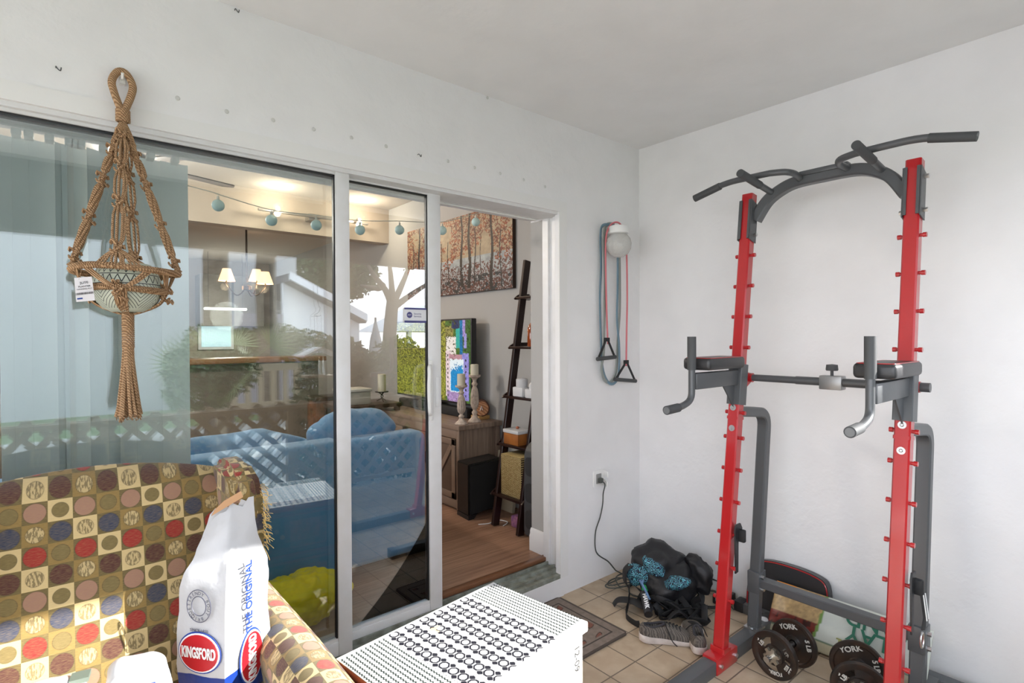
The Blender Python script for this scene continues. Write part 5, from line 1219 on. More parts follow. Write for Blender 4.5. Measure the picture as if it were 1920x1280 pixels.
# ---- candlesticks
def candlestick(label, x, y, h, hc, rc, cl):
    t = thing('candlestick', label, 'candlestick', (x, y, cz1)); k = h / .33; bm = NB()
    lathe(bm, [(0, 0), (.048, 0), (.050, .006), (.040, .018), (.024, .032), (.016, .05), (.022, .062), (.022, .07), (.014, .078), (.013, .088), (.024, .10), (.030, .13), (.028, .19), (.020, .235), (.014, .25), (.022, .262), (.022, .27), (.014, .28), (.016, .295), (.026, .308), (.044, .316), (.046, .33), (0, .33)] and [(r, z * k) for r, z in [(0, 0), (.048, 0), (.050, .006), (.040, .018), (.024, .032), (.016, .05), (.022, .062), (.022, .07), (.014, .078), (.013, .088), (.024, .10), (.030, .13), (.028, .19), (.020, .235), (.014, .25), (.022, .262), (.022, .27), (.014, .28), (.016, .295), (.026, .308), (.044, .316), (.046, .33), (0, .33)]], (x, y, cz1), 26); obj('turned_stem', bm, mat('whitewashed_wood', 'cdbfb0', .7, var=(40, 'a8978a'), bump=(60, .3)), t)
    bm = NB()
    for j in range(14):
        a = 2 * PI * j / 14; tube(bm, [(x + r * math.cos(a), y + r * math.sin(a), cz1 + z * k) for r, z in ((.024, .104), (.0305, .13), (.0285, .19), (.0205, .232))], .0026, 5)
    obj('fluting', bm, MATS['whitewashed_wood'], t)
    c = thing('candle', cl, 'candle', (x, y, cz1 + h)); bm = NB(); lathe(bm, [(0, 0), (rc, 0), (rc, hc - .004), (rc - .005, hc), (0, hc - .006)], (x, y, cz1 + h), 24); obj('wax', bm, mat('ivory_wax', 'cfc8b4', .5), c)
    bm = NB(); tube(bm, [(x, y, cz1 + h + hc - .008), (x + .001, y, cz1 + h + hc + .006)], .001, 5); obj('wick', bm, M_blk, c)
candlestick('shorter whitewashed turned candlestick on the console corner', 2.265, 1.19, .285, .085, .030, 'ivory pillar candle on the shorter whitewashed candlestick')
candlestick('taller whitewashed turned candlestick on the wooden console', 2.40, 1.21, .355, .080, .031, 'ivory pillar candle on the taller whitewashed candlestick')
# ---- log slice ornament
lg = thing('log_ornament', 'round log slice ornament on a little stand at the console end', 'ornament', (2.53, 1.33, cz1))
c = Vector((2.52, 1.29, cz1 + .088)); ax = Vector((-.55, -.83, 0)).normalized()
bm = NB(); lathe(bm, [(0, .05), (.058, .05), (.064, .045), (.064, -.045), (.058, -.05), (0, -.05)], c, 28, ax); obj('log', bm, mat('bark', '5b3a2a', .8, bump=(40, .8)), lg)
bm = NB(); lathe(bm, [(0, .0505), (.054, .0505), (.054, .052), (0, .052)], c, 28, ax); m = mat('cut_wood', 'b07a4e', .6); x = N(m); wv = x.n('ShaderNodeTexWave', wave_type='RINGS'); wv.inputs['Scale'].default_value = 20; wv.inputs['Distortion'].default_value = 2; x.l(x.obj(), wv.inputs[0]); x.l(x.mix(wv.outputs['Fac'], rgb('8f5c3a'), rgb('c08a5c')), x.b.inputs['Base Color']); obj('cut_face', bm, m, lg)
bm = NB(); sd = ax.cross(Z); tube(bm, [c + ax * .056 + sd * .012 - Z * .015, c + ax * .056 - sd * .0 + Z * .02, c + ax * .056 - sd * .008 - Z * .012], .003, 6); obj('monogram', bm, M_white, lg)
bm = NB(); box(bm, (2.47, 1.25, cz1), (2.575, 1.36, cz1 + .03), .004); obj('stand', bm, mat('pale_wood', 'b38a52', .6), lg)
# ---- subwoofer
sw_ = thing('subwoofer', 'black box subwoofer standing on the wooden floor before the console', 'subwoofer', (2.31, 1.08, FZ))
P0, PL, PR = Vector((2.150, .943, 0)), Vector((2.165, 1.105, 0)), Vector((2.466, .982, 0)); PB = PL + PR - P0
def quadbox(bm, A, B, Cc, D, z0, z1, bev=0):
    vs = [bm.verts.new((p.x, p.y, z)) for z in (z0, z1) for p in (A, B, Cc, D)]
    for f in ((0, 1, 2, 3), (4, 5, 6, 7), (0, 1, 5, 4), (1, 2, 6, 5), (2, 3, 7, 6), (3, 0, 4, 7)): bm.faces.new([vs[i] for i in f])
    if bev: bmesh.ops.bevel(bm, geom=list({e for v in vs for e in v.link_edges}), offset=bev, segments=2, affect='EDGES')
bm = NB(); quadbox(bm, P0, PR, PB, PL, FZ + .03, .545, .006); obj('cabinet', bm, mat('black_ash', (.012, .012, .012), .35, bump=(80, .2, .002)), sw_)
bm = NB()
u_ = (PR - P0); 
prism(bm, [(0, 0), (.09, 0), (.14, .03), (.60, .03)] and [(.0, 0), (.05, 0), (.09, .03), (0, .03)], P0 + Z * FZ, u_.normalized(), Z, (PL - P0)); obj('plinth', bm, M_blk, sw_); bm = NB(); prism(bm, [(0, 0), (-.05, 0), (-.09, .03), (0, .03)], PR + Z * FZ, u_.normalized(), Z, (PL - P0)); obj('plinth', bm, M_blk, sw_)
bm = NB(); q = P0 + u_ * .04 - (PL - P0).normalized() * .008; prism(bm, [(0, 0), (.285, 0), (.285, .33), (0, .33)], q + Z * .20, u_.normalized(), Z, (PL - P0).normalized() * .006); obj('grille', bm, mat('grille_cloth', (.010, .010, .010), .9, bump=(300, .5, .001)), sw_)
# ---- ladder shelf
ls = thing('ladder_shelf', 'dark brown leaning ladder shelf against the grey wall beside the doorway', 'shelf', (2.42, .55, FZ))
M_esp = mat('espresso_wood', '24120e', .3, bump=(40, .1))
def lx(z): return 2.235 + .165 * (z - .16)
for y_ in (.755, .50):
    bm = NB(); sweep(bm, [(lx(FZ), y_, FZ + .003), (lx(1.96), y_, 1.96)], rect(.024, .055, .1), up=(1, 0, 0)); obj('side_rail', bm, M_esp, ls)
SH = [1.70, 1.355, 1.018, .70, .37]
for z in SH:
    xf_ = lx(z) - .035; bm = NB(); box(bm, (xf_, .475, z - .012), (2.585, .80, z + .006), .003); s_ = obj('shelf_board', bm, M_esp, ls)
    bm = NB()
    for y_ in (.795, .477): prism(bm, [(0, -.014), (2.585 - xf_, -.014), (2.585 - xf_, .03), (.05, .03), (.012, .012), (-.008, -.006)], (xf_, y_ - .006, z), (1, 0, 0), (0, 0, 1), (0, .012, 0))
    obj('shelf_lip', bm, M_esp, s_)
def jar(name, label, cat, x, y, z, prof, m, n=24, group=None, liquid=None):
    t = thing(name, label, cat, (x, y, z), group); bm = NB(); lathe(bm, prof, (x, y, z), n); obj('body', bm, m, t); return t
M_amber = mat('amber_liquor', '8a3c10', .12, coat=.6); M_cer = mat('white_ceramic', (.62, .63, .64), .3); M_cork = mat('cork', '9c7a50', .8)
z = SH[1] + .006
t = jar('bottle', 'clear bottle of amber liquor on the ladder shelf with a cork stopper', 'bottle', 2.40, .55, z, [(0, 0), (.036, 0), (.038, .005), (.038, .115), (.030, .14), (.014, .16), (.012, .20), (.015, .205), (.015, .215), (0, .215)], M_amber)
bm = NB(); cyl(bm, (2.40, .55, z + .215), (2.40, .55, z + .235), .013, 12); obj('stopper', bm, M_cork, t)
t = jar('bottle', 'second amber bottle behind the corked one on the ladder shelf', 'bottle', 2.50, .53, z, [(0, 0), (.033, 0), (.035, .005), (.035, .13), (.020, .16), (.013, .17), (.012, .22), (0, .22)], M_amber)
z = SH[2] + .006
t = thing('ceramic_canister', 'white ceramic canister with a domed lid on the ladder shelf', 'canister', (2.39, .66, z)); bm = NB(); box(bm, (2.345, .60, z), (2.43, .70, z + .065), .008); obj('body', bm, M_cer, t); bm = NB(); lathe(bm, [(0, 0), (.036, 0), (.040, .01), (.040, .05), (.034, .056), (0, .06)], (2.388, .65, z + .065), 20); obj('lid', bm, M_cer, t)
t = thing('ceramic_canister', 'small lower white ceramic canister at the right on the ladder shelf', 'canister', (2.37, .53, z)); bm = NB(); box(bm, (2.34, .485, z), (2.42, .57, z + .06), .008); obj('body', bm, M_cer, t); bm = NB(); lathe(bm, [(0, 0), (.03, 0), (.03, .03), (.012, .05), (0, .05)], (2.38, .525, z + .06), 20); obj('lid', bm, M_cer, t)
t = thing('photo_card', 'small black and white framed card behind the ceramic canisters', 'picture frame', (2.50, .56, z)); bm = NB(); box(bm, (2.49, .49, z), (2.505, .62, z + .19), .003); obj('frame', bm, M_cer, t); bm = NB(); box(bm, (2.487, .505, z + .02), (2.4905, .605, z + .175)); obj('print', bm, mat('mono_print', (.5, .5, .5), .6, var=(60, '2a2a2a')), t)
z = SH[3] + .006
t = thing('tea_box', 'orange wooden box with a white lid on the ladder shelf', 'box', (2.36, .66, z)); bm = NB(); box(bm, (2.30, .59, z), (2.42, .74, z + .075), .004); obj('body', bm, mat('honey_wood', 'a8672e', .45, var=(12, '8a5226')), t); bm = NB(); box(bm, (2.295, .585, z + .075), (2.425, .745, z + .10), .006); ld = obj('lid', bm, M_cer, t); bm = NB(); sphere(bm, (2.36, .665, z + .108), .012, 12, (1, 1, .8)); obj('knob', bm, mat('terracotta_knob', 'b0684c', .6), ld)
t = jar('glass_jar', 'glass jar filled with dried potpourri on the ladder shelf', 'jar', 2.40, .535, z, [(0, 0), (.045, 0), (.048, .006), (.048, .09), (.035, .12), (.028, .135), (.028, .15), (.024, .15), (.024, .135), (.042, .09), (.042, .008), (0, .008)], M_clear)
bm = NB(); lump(bm, (2.40, .535, z + .052), (.038, .038, .045), 0, 0, 3, .012, 60, 3); obj('potpourri', bm, mat('potpourri', '7a4a3a', .9, var=(90, '2c1c18')), t)
t = jar('glass_jar', 'second glass jar with red contents beside the potpourri jar', 'jar', 2.51, .53, z, [(0, 0), (.035, 0), (.037, .006), (.037, .10), (.024, .125), (.024, .14), (0, .14)], mat('red_beads', '8a3030', .4, var=(70, '3a2420')))
z = SH[4] + .006
t = thing('wicker_basket', 'cream woven box standing on the lowest ladder shelf', 'basket', (2.33, .60, z)); mw = mat('cream_weave', 'b9a06a', .7)
x = N(mw); ck = x.n('ShaderNodeTexBrick'); ck.inputs['Scale'].default_value = 34; ck.inputs['Color1'].default_value = (*rgb('d3bf86'), 1); ck.inputs['Color2'].default_value = (*rgb('b39a60'), 1); ck.inputs['Mortar'].default_value = (*rgb('4c3c22'), 1); ck.inputs['Mortar Size'].default_value = .05
mp = x.mapped((1, 1, 1), (0, R(90), R(90))); x.l(mp, ck.inputs[0]); x.l(ck.outputs[0], x.b.inputs['Base Color']); x.bump(ck.outputs['Fac'], .6, .004)
bm = NB(); box(bm, (2.262, .518, z), (2.43, .725, z + .27), .006); obj('body', bm, mw, t)
books = [('white', (.68, .68, .68)), ('grey', (.35, .36, .38)), ('black', (.03, .03, .03))]
for k, (nm, cc_) in enumerate(books):
    bm = NB(); box(bm, (2.46, .49 + .045 * k, z), (2.57, .525 + .045 * k, z + .24 + .01 * k), .003); o = obj('folder', bm, mat('folder_' + nm, cc_, .5)); tag(o, nm + ' upright folder behind the woven box on the lowest ladder shelf', 'folder')
t = thing('tissue_packet', 'small pink patterned packet on the floor under the ladder shelf', 'packet', (2.34, .62, FZ)); bm = NB(); box(bm, (2.30, .57, FZ), (2.40, .67, FZ + .075), .01); obj('wrapper', bm, mat('pink_pattern', 'a8708c', .5, var=(60, '6f4a7c')), t)
bm = NB(); lc = [(2.15, .83, FZ + .004), (2.22, .80, FZ + .004), (2.30, .82, FZ + .004), (2.33, .74, FZ + .004), (2.26, .70, FZ + .004)]; tube(bm, catmull(lc, 5), .003, 6); o = obj('lamp_cord', bm, M_white); tag(o, 'thin white cord on the wooden floor by the ladder shelf', 'cord')
t = thing('photo_board', 'plain cream board leaning on the wall beside the console', 'board', (2.50, .90, FZ)); bm = NB(); box(bm, (2.47, .86, FZ), (2.50, 1.08, FZ + .42), .003, RY(7), (2.48, .95, FZ)); obj('board', bm, mat('cream_board', 'b4a890', .7), t)
# ---- PA speaker
pa = thing('portable_speaker', 'tall black portable speaker standing just inside the doorway by the white corner', 'speaker', (2.36, .40, FZ))
bm = NB(); pts = [(-.16, 0), (.16, 0), (.17, .03), (.17, .50), (.14, .56), (.09, .595), (-.08, .60), (-.14, .57), (-.165, .52), (-.17, .03)]
prism(bm, pts, (2.40, .31, FZ + .012), (1, 0, 0), (0, 0, 1), (0, .155, 0)); bmesh.ops.bevel(bm, geom=bm.edges[:], offset=.012, segments=2, affect='EDGES'); obj('cabinet', bm, mat('speaker_plastic', (.055, .058, .062), .5), pa)
bm = NB()
for k in range(3): prism(bm, roundrect(.09, .115, .03), (2.222, .388, FZ + .13 + .165 * k), (0, 1, 0), (0, 0, 1), (.01, 0, 0)); prism(bm, roundrect(.20, .115, .03), (2.40, .306, FZ + .13 + .165 * k), (1, 0, 0), (0, 0, 1), (0, .008, 0))
obj('recess_panel', bm, mat('recess_grey', (.028, .029, .032), .6), pa)
for k in range(2):
    bm = NB(); prism(bm, [(-.09, 0), (.09, -.02), (.07, .03), (-.05, .035)], (2.37, .300, FZ + .20 + .165 * k), (1, 0, 0), (0, 0, 1), (0, .006, 0)); obj('bright_fin', bm, mat('fin_grey', (.22, .23, .24), .4), pa, label='light grey fin')
bm = NB()
for dx in (-.12, .12): cyl(bm, (2.40 + dx, .34, FZ), (2.40 + dx, .34, FZ + .014), .014, 10); cyl(bm, (2.40 + dx, .44, FZ), (2.40 + dx, .44, FZ + .014), .014, 10)
obj('foot_pads', bm, M_blk, pa)
# ---- painting
pg_ = thing('painting', 'wide canvas of autumn trees in orange and brown on the grey wall', 'painting', (2.58, 1.75, 2.1))
py0, py1, pz0, pz1 = .955, 2.52, 1.787, 2.43
bm = NB(); box(bm, (2.567, py0, pz0), (2.598, py1, pz1), .002); obj('canvas_block', bm, mat('canvas_edge', '3a2a22', .8), pg_)
def art(U, V):
    P = lambda h: np.array(rgb(h)); n = fbm(U * 9, V * 5, 1); n2 = fbm(U * 40, V * 26, 5); n3 = fbm(U * 110, V * 60, 9)
    lum = V[:, None]
    c = P('b0a89a') * (1 - .3 * n[:, None]) * np.ones((len(U), 1)); sk = V > .45
    c = np.where(sk[:, None], P('a8977c') * (.65 + .6 * n2[:, None]), c)
    path = (V < .45); c = np.where(path[:, None], P('9fa6a8') * (.45 + 1.0 * n2[:, None]), c)
    n4 = fbm(U * 150, V * 70, 21); lf = (n * 1.0 + .25 * V + .35 * n2 - .10 * U > .70) & (n4 > .44) & (V > .34); o_ = P('6e3a22') * (.25 + 1.3 * n3[:, None]); o2 = P('9a5a34') * (.3 + 1.2 * n3[:, None]); mix_ = (n2 > .5)[:, None]
    c = np.where(lf[:, None], np.where(mix_, o2, o_), c); rd = lf & (n3 > .62); c[rd] = P('7a1f1c')
    gd = (V < .34 + .05 * n2) & (n3 + .6 * (.34 - V) > .50); c[gd] = (P('5a3226') * (.3 + 1.4 * n2[:, None]))[gd]; dk = (V < .22) & (n2 > .52); c[dk] = P('23262a'); wt = (V < .3) & (n3 > .66); c[wt] = P('a8acae')
    for u0, w_, b, tt, h in ((.16, .010, .02, .95, '1c1614'), (.30, .0045, .10, .8, '2a1e1a'), (.35, .012, .06, 1, '211a18'), (.42, .010, .08, 1, '211a18'), (.09, .004, .05, .7, '2a2220'), (.25, .003, .15, .7, '3a2a24'), (.55, .004, .12, .7, '2e2520'), (.62, .004, .1, .7, '2e2520'), (.75, .008, .05, 1, '211a18'), (.86, .01, .06, 1, '211a18'), (.93, .004, .1, .8, '2a2220')):
        uu = u0 + .006 * np.sin(V * 9 + u0 * 40); m = (np.abs(U - uu) < w_ * (1.3 - .6 * V)) & (V > b) & (V < tt) & (n3 > .22); c[m] = P(h)
    return np.clip(c, 0, 1)
painted('painted_face', (2.5655, py0, pz0), (0, py1 - py0, 0), (0, 0, pz1 - pz0), 460, 200, art, attr_mat('autumn_painting', .5), pg_)
# ---- string of pale globes
sl = thing('string_cord', 'thin pale cord strung across the room above the door with blue globes on it', 'cord', (1.3, .6, 2.05))
G0 = [(409, 385, 13), (509, 413, 14), (593, 422, 13), (675, 431, 12), (749, 431, 12), (829, 432, 11), (892, 416, 11)]
cpts = [Vector((-2.99, .62, 2.62)), Vector((-1.2, .62, 2.30)), at(330, 342, 'y', .62)] + [at(u, v, 'y', .62) + Z * .050 for u, v, r_ in G0] + [ at(950, 396, 'y', .62), Vector((2.599, .62, 2.22))]
bm = NB(); tube(bm, catmull(cpts, 5), .0022, 6); obj('cord', bm, mat('pale_cord', (.6, .6, .55), .6), sl)
M_gl = mat('pale_blue_globe', 'bcd8d6', .5, bump=(70, .4, .003)); gp0 = None
for k, (u, v, r) in enumerate(G0):
    p = at(u, v, 'y', .62)
    if gp0 is None:
        gp0 = thing('globe_light', '', 'globe light', p, 'pale blue globes on the cord'); bm = NB(); sphere(bm, p, .0265, 24); obj('globe', bm, M_gl, gp0, 180)
        bm = NB(); cyl(bm, p + Z * .024, p + Z * .040, .006, 10); tube(bm, [p + Z * .04, p + Z * .052], .0015, 5); obj('socket', bm, MATS['pale_cord'], gp0); g_ = gp0
    else: g_ = dup(gp0, p)
    nm = ('leftmost', 'second from the left', 'third from the left', 'middle', 'third from the right', 'second from the right', 'rightmost')[k]
    g_['label'] = 'pale blue fabric globe on the cord, ' + nm + ' of seven'
# ---- ceiling fan with an added fill light
_tip = at(438, 352, 'z', 2.5); _dr = (_tip - at(210, 296, 'z', 2.5)).normalized(); _hb = _tip - _dr * .66
fn = thing('ceiling_fan', 'dark ceiling fan with an added bowl light that fills the room', 'ceiling fan', (_hb.x, _hb.y, 2.727))
FX, FY = _hb.x, _hb.y; M_fan = mat('fan_dark_wood', '3b3634', .5)
bm = NB(); lathe(bm, [(0, .0), (.07, 0), (.07, -.03), (.03, -.05), (.02, -.05), (.02, -.16), (.09, -.18), (.11, -.20), (.11, -.26), (.06, -.28), (0, -.28)], (FX, FY, 2.727), 24); obj('motor', bm, mat('bronze', (.08, .065, .05), .4, .6), fn)
for k in range(5):
    a = R(72 * k) + math.atan2(_dr.y, _dr.x); d = Vector((math.cos(a), math.sin(a), 0)); s = Vector((-d.y, d.x, .12)).normalized(); bm = NB()
    prism(bm, [(.10, -.03), (.20, -.06), (.62, -.075), (.66, 0), (.62, .075), (.20, .06), (.10, .03)], (FX, FY, 2.50), d, s, (0, 0, .008)); obj('blade', bm, M_fan, fn)
bm = NB(); lathe(bm, [(0, -.07), (.06, -.06), (.10, -.03), (.115, 0), (.11, .005), (0, .005)], (FX, FY, 2.445), 24); obj('added_bowl_light', bm, mat('fill_bowl_glow', (.8, .7, .5), .4, emit=((1, .80, .55), 5)), fn)
def lamp(name, kind, loc, e, col=(1, .8, .58), size=.08):
    l = bpy.data.lights.new(name, kind); o = bpy.data.objects.new(name, l); C.objects.link(o); o.location = loc; l.energy = e; l.color = col
    if kind == 'POINT': l.shadow_soft_size = size
    if kind == 'AREA': l.size = size
    return o
lamp('fan_fill_light', 'POINT', (FX, FY, 2.33), 55, (1, .91, .82), .12)  # unseen lamp, added to lift the dim interior
# ---- track light
tk = thing('track_light', 'slim metal track light with two bright bulbs on the header wall', 'track light', (1.9, 2.90, 2.55))
a_, b_ = at(484, 392, 'y', 2.85), at(690, 420, 'y', 2.85); zz = (a_.z + b_.z) / 2
bm = NB(); box(bm, (a_.x, 2.84, zz - .01), (b_.x, 2.865, zz + .01), .003); box(bm, (1.75, 2.865, zz - .03), (1.85, 2.966, zz + .03), .004); obj('rail', bm, mat('satin_nickel', (.5, .48, .45), .35, .8), tk)
for (u, v) in ((520, 388), (673, 417)):
    p = at(u, v, 'y', 2.80); bm = NB(); lathe(bm, [(0, .05), (.02, .05), (.035, .0), (.033, -.005)], (p.x, 2.80, zz - .02), 16); hd = obj('spot_head', bm, MATS['satin_nickel'], tk); bm = NB(); sphere(bm, (p.x, 2.80, zz - .028), .024, 14); obj('bulb', bm, mat('lit_bulb', (.9, .8, .6), .4, emit=((1, .86, .62), 22)), hd)
    lamp('track_bulb', 'POINT', (p.x, 2.74, zz + .035), 5, (1, .84, .64), .03)
# ---- chandelier in the dining area
cd = thing('chandelier', 'chandelier with pleated warm lit shades above the dining area', 'chandelier', (1.55, 4.2, 2.60))
bm = NB(); tube(bm, [(1.55, 4.2, 2.6), (1.55, 4.2, 2.02)], .01, 8); lathe(bm, [(0, 0), (.05, .01), (.05, .05), (0, .07)], (1.55, 4.2, 1.93), 16); M_br = mat('dark_bronze', (.05, .035, .025), .4, .7)
shp = [at(425, 515, 'y', 4.25), at(481, 516, 'y', 4.35), at(497, 521, 'y', 4.05), at(442, 512, 'y', 4.05)]
for p in shp[:3]: tube(bm, catmull([(1.55, 4.2, 1.97), (1.55 * .5 + p.x * .5, 4.2 * .5 + p.y * .5, 1.88), (p.x, p.y, p.z - .10), (p.x, p.y, p.z - .06)], 5), .007, 8)
obj('arms', bm, M_br, cd)
for p in shp[:3]:
    bm = NB(); lathe(bm, [(.040, .065), (.082, -.065), (.081, -.065), (.039, .065)], p, 20); obj('shade', bm, mat('lit_pleated_shade', (.8, .55, .35), .8, emit=((1, .56, .26), 1.6)), cd); lamp('chandelier_bulb', 'POINT', (p.x, p.y, p.z - .12), 2.5, (1, .65, .4), .04)
# ---- kitchen
kc = thing('breakfast_bar', 'long brown topped breakfast bar between living room and kitchen', 'counter', (.6, 3.3, FZ))
bm = NB(); box(bm, (-2.6, 3.12, 1.20), (2.0, 3.5, 1.245), .006); obj('counter_top', bm, mat('brown_laminate', '8a5f42', .35), kc)
bm = NB(); box(bm, (-2.55, 3.2, FZ), (1.95, 3.32, 1.2), .004); obj('base_wall', bm, mat('dim_panel', '6f655c', .7), kc)
kb = thing('kitchen_cabinets', 'grey kitchen cabinets and worktop along the far wall', 'cabinet', (.4, 6.8, FZ))
bm = NB(); box(bm, (-2.6, 6.5, FZ), (2.4, 7.09, 1.06), .004); obj('base_units', bm, mat('cab_grey', '77736c', .6), kb); bm = NB(); box(bm, (-2.6, 6.46, 1.06), (2.4, 7.09, 1.10), .004); obj('worktop', bm, mat('worktop', '4c4742', .35), kb)
for k, x_ in enumerate((-2.4, -1.75, 1.55, 2.0)):
    bm = NB(); box(bm, (x_, 6.75, 1.6), (x_ + .42, 7.09, 2.35), .004); obj('wall_unit', bm, MATS['cab_grey'], kb)
p0, p1 = at(383, 578, 'y', 6.2), at(462, 581, 'y', 6.2)
t = thing('strip_light', 'bright white fluorescent strip light in the kitchen', 'strip light', (1.5, 6.2, 2.6)); bm = NB(); box(bm, (p0.x, 6.17, p0.z - .014), (p1.x, 6.23, p0.z + .014), .006); obj('tube_cover', bm, mat('lit_strip', (.9, .9, .85), .4, emit=((1, .93, .82), 6)), t)
bm = NB(); tube(bm, [(p0.x + .05, 6.2, p0.z + .014), (p0.x + .05, 6.2, 2.6)], .003, 5); obj('hanger', bm, M_gun, t); bm = NB(); tube(bm, [(p1.x - .05, 6.2, p0.z + .014), (p1.x - .05, 6.2, 2.6)], .003, 5); obj('hanger', bm, M_gun, t)
lamp('strip_light_glow', 'POINT', ((p0.x + p1.x) / 2, 6.1, p0.z - .1), 14, (1, .93, .82), .2)
wz = at(385, 600, 'y', 7.09); bm = NB(); box(bm, (wz.x - .1, 7.06, 1.25), (wz.x + .38, 7.105, 1.66)); o = struct('window_1', bm, M_trimw); bm = NB(); box(bm, (wz.x - .06, 7.05, 1.29), (wz.x + .34, 7.062, 1.62)); obj('pane', bm, mat('daylit_pane', (.5, .7, .75), .3, emit=((.50, .70, .78), .5)), o)
# ---- side table with candle holder
sdt = thing('side_table', 'dark wooden side table behind the sofa', 'table', (2.0, 2.55, FZ))
sx, sy = at(716, 752, 'y', 2.35).x, 2.35; sz = at(716, 752, 'y', 2.35).z
bm = NB(); box(bm, (sx - .45, sy - .18, sz - .035), (sx + .10, sy + .22, sz), .005); obj('top', bm, M_leg, sdt)
for dx in (-.42, .07):
    for dy in (-.15, .19): bm = NB(); box(bm, (sx + dx - .02, sy + dy - .02, FZ), (sx + dx + .02, sy + dy + .02, sz - .035)); obj('leg', bm, M_leg, sdt)
ch_ = thing('candle_holder', 'black iron candle holder with crossed legs on the side table', 'candle holder', (sx, sy, sz)); zt = at(716, 734, 'y', sy).z
bm = NB(); lathe(bm, [(0, -.006), (.058, -.004), (.06, .003), (0, .003)], (sx, sy, zt), 20)
for k in range(3): a = R(120 * k + 20); tube(bm, catmull([(sx + .03 * math.cos(a), sy + .03 * math.sin(a), zt - .004), (sx - .012 * math.cos(a), sy - .012 * math.sin(a), (zt + sz) / 2), (sx + .045 * math.cos(a), sy + .045 * math.sin(a), sz + .004)], 4), .005, 6)
obj('iron_stand', bm, M_blk, ch_)
cn2 = thing('candle', 'tall ivory pillar candle on the black iron holder', 'candle', (sx, sy, zt)); bm = NB(); hc = at(716, 701, 'y', sy).z - zt; lathe(bm, [(0, .003), (.036, .003), (.036, hc - .004), (.03, hc), (0, hc - .006)], (sx, sy, zt), 24); obj('wax', bm, MATS['ivory_wax'], cn2)
t = thing('storage_box', 'pale lidded storage box on the side table', 'box', (sx - .3, sy, sz)); bm = NB(); box(bm, (sx - .40, sy - .12, sz), (sx - .16, sy + .10, sz + .11), .01); obj('body', bm, mat('pale_box', 'b4b0a4', .5), t); bm = NB(); box(bm, (sx - .41, sy - .13, sz + .11), (sx - .15, sy + .11, sz + .135), .006); obj('lid', bm, mat('box_lid', 'd0cdc4', .4), t)
t = thing('side_cabinet', 'orange brown patterned cabinet behind the sofa end', 'cabinet', (2.3, 2.85, FZ)); bm = NB(); box(bm, (1.75, 2.72, FZ), (2.19, 2.95, .86), .006); obj('body', bm, mat('burnt_orange_wood', '7a4828', .5, var=(14, '3c2418')), t); bm = NB(); box(bm, (1.73, 2.70, .86), (2.20, 2.96, .89), .005); obj('top', bm, M_leg, t)

# ================================================================ OUTDOORS (seen reflected in the glass)
def gmat():
    m = mat('ground_mix', (.4, .4, .35), .9); x = N(m); g = x.n('ShaderNodeSeparateXYZ'); x.l(x.n('ShaderNodeNewGeometry').outputs['Position'], g.inputs[0])
    f = x.ramp(x.math('ADD', g.outputs[1], x.math('MULTIPLY', x.noise(2), .4)), [(0, (0, 0, 0)), (1, (1, 1, 1))])
    y = x.math('GREATER_THAN', x.math('ADD', g.outputs[1], x.math('MULTIPLY', x.noise(3), .3)), -8.5)
    grass = x.mix(x.noise(14), rgb('4a5f34'), rgb('6f7f4c')); pav = x.mix(x.noise(9), rgb('a9a59c'), rgb('bdb9b0')); x.l(x.mix(y, grass, pav), x.b.inputs['Base Color']); return m
bm = NB(); box(bm, (-30, -45, -.35), (45, -2.62, -.13)); struct('ground', bm, gmat())
M_leaf = mat('green_leaf', '4d6b33', .55, var=(6, '2f4a22')); M_leaf2 = mat('dull_leaf', '56663c', .6, var=(6, '39482a')); M_trunk = mat('palm_trunk', '75695c', .95, bump=(26, 1.0, .03), var=(9, '4e453b'))
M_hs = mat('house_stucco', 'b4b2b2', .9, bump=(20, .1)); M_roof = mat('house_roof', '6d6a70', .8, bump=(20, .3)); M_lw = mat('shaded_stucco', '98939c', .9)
def mir(u, v, yv): p = at(u, v, 'y', yv + .09); return Vector((p.x, -yv, p.z))
# neighbour house: big wing and low gable wing
hs = thing('neighbour_house', 'pale stucco house across the garden, reflected in the glass', 'house', (3, -12, -.13))
YH = 11.5
xl = mir(300, 500, YH).x - 8; xr = mir(556, 500, YH).x
bm = NB(); box(bm, (xl, -YH - 6, -.13), (xr, -YH, 6.5)); obj('main_wall', bm, M_hs, hs)
YG = 9.5; g0 = mir(545, 520, YG); g1 = mir(700, 600, YG)
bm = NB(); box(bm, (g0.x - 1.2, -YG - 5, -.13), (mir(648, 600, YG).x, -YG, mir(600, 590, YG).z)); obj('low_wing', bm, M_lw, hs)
bm = NB(); a_, b_ = mir(542, 512, YG - .4), mir(690, 592, YG - .4); prism(bm, [(a_.x, a_.z), (b_.x, b_.z), (b_.x, b_.z - .16), (a_.x, a_.z - .16)], (0, -YG + .4, 0), (1, 0, 0), (0, 0, 1), (0, -5, 0)); obj('roof', bm, M_roof, hs)
bm = NB(); prism(bm, [(a_.x, a_.z + .04), (b_.x, b_.z + .04), (b_.x, b_.z - .12), (a_.x, a_.z - .12)], (0, -YG + .46, 0), (1, 0, 0), (0, 0, 1), (0, -.05, 0)); prism(bm, [(a_.x, a_.z - .14), (b_.x, b_.z - .14), (b_.x, g1.z - .5), (a_.x, g1.z - .5)], (0, -YG + .02, 0), (1, 0, 0), (0, 0, 1), (0, -.1, 0)); obj('fascia', bm, mat('white_fascia', (.72, .72, .76), .5), hs)
w0, w1 = mir(498, 580, YH - .1), mir(530, 615, YH - .1)
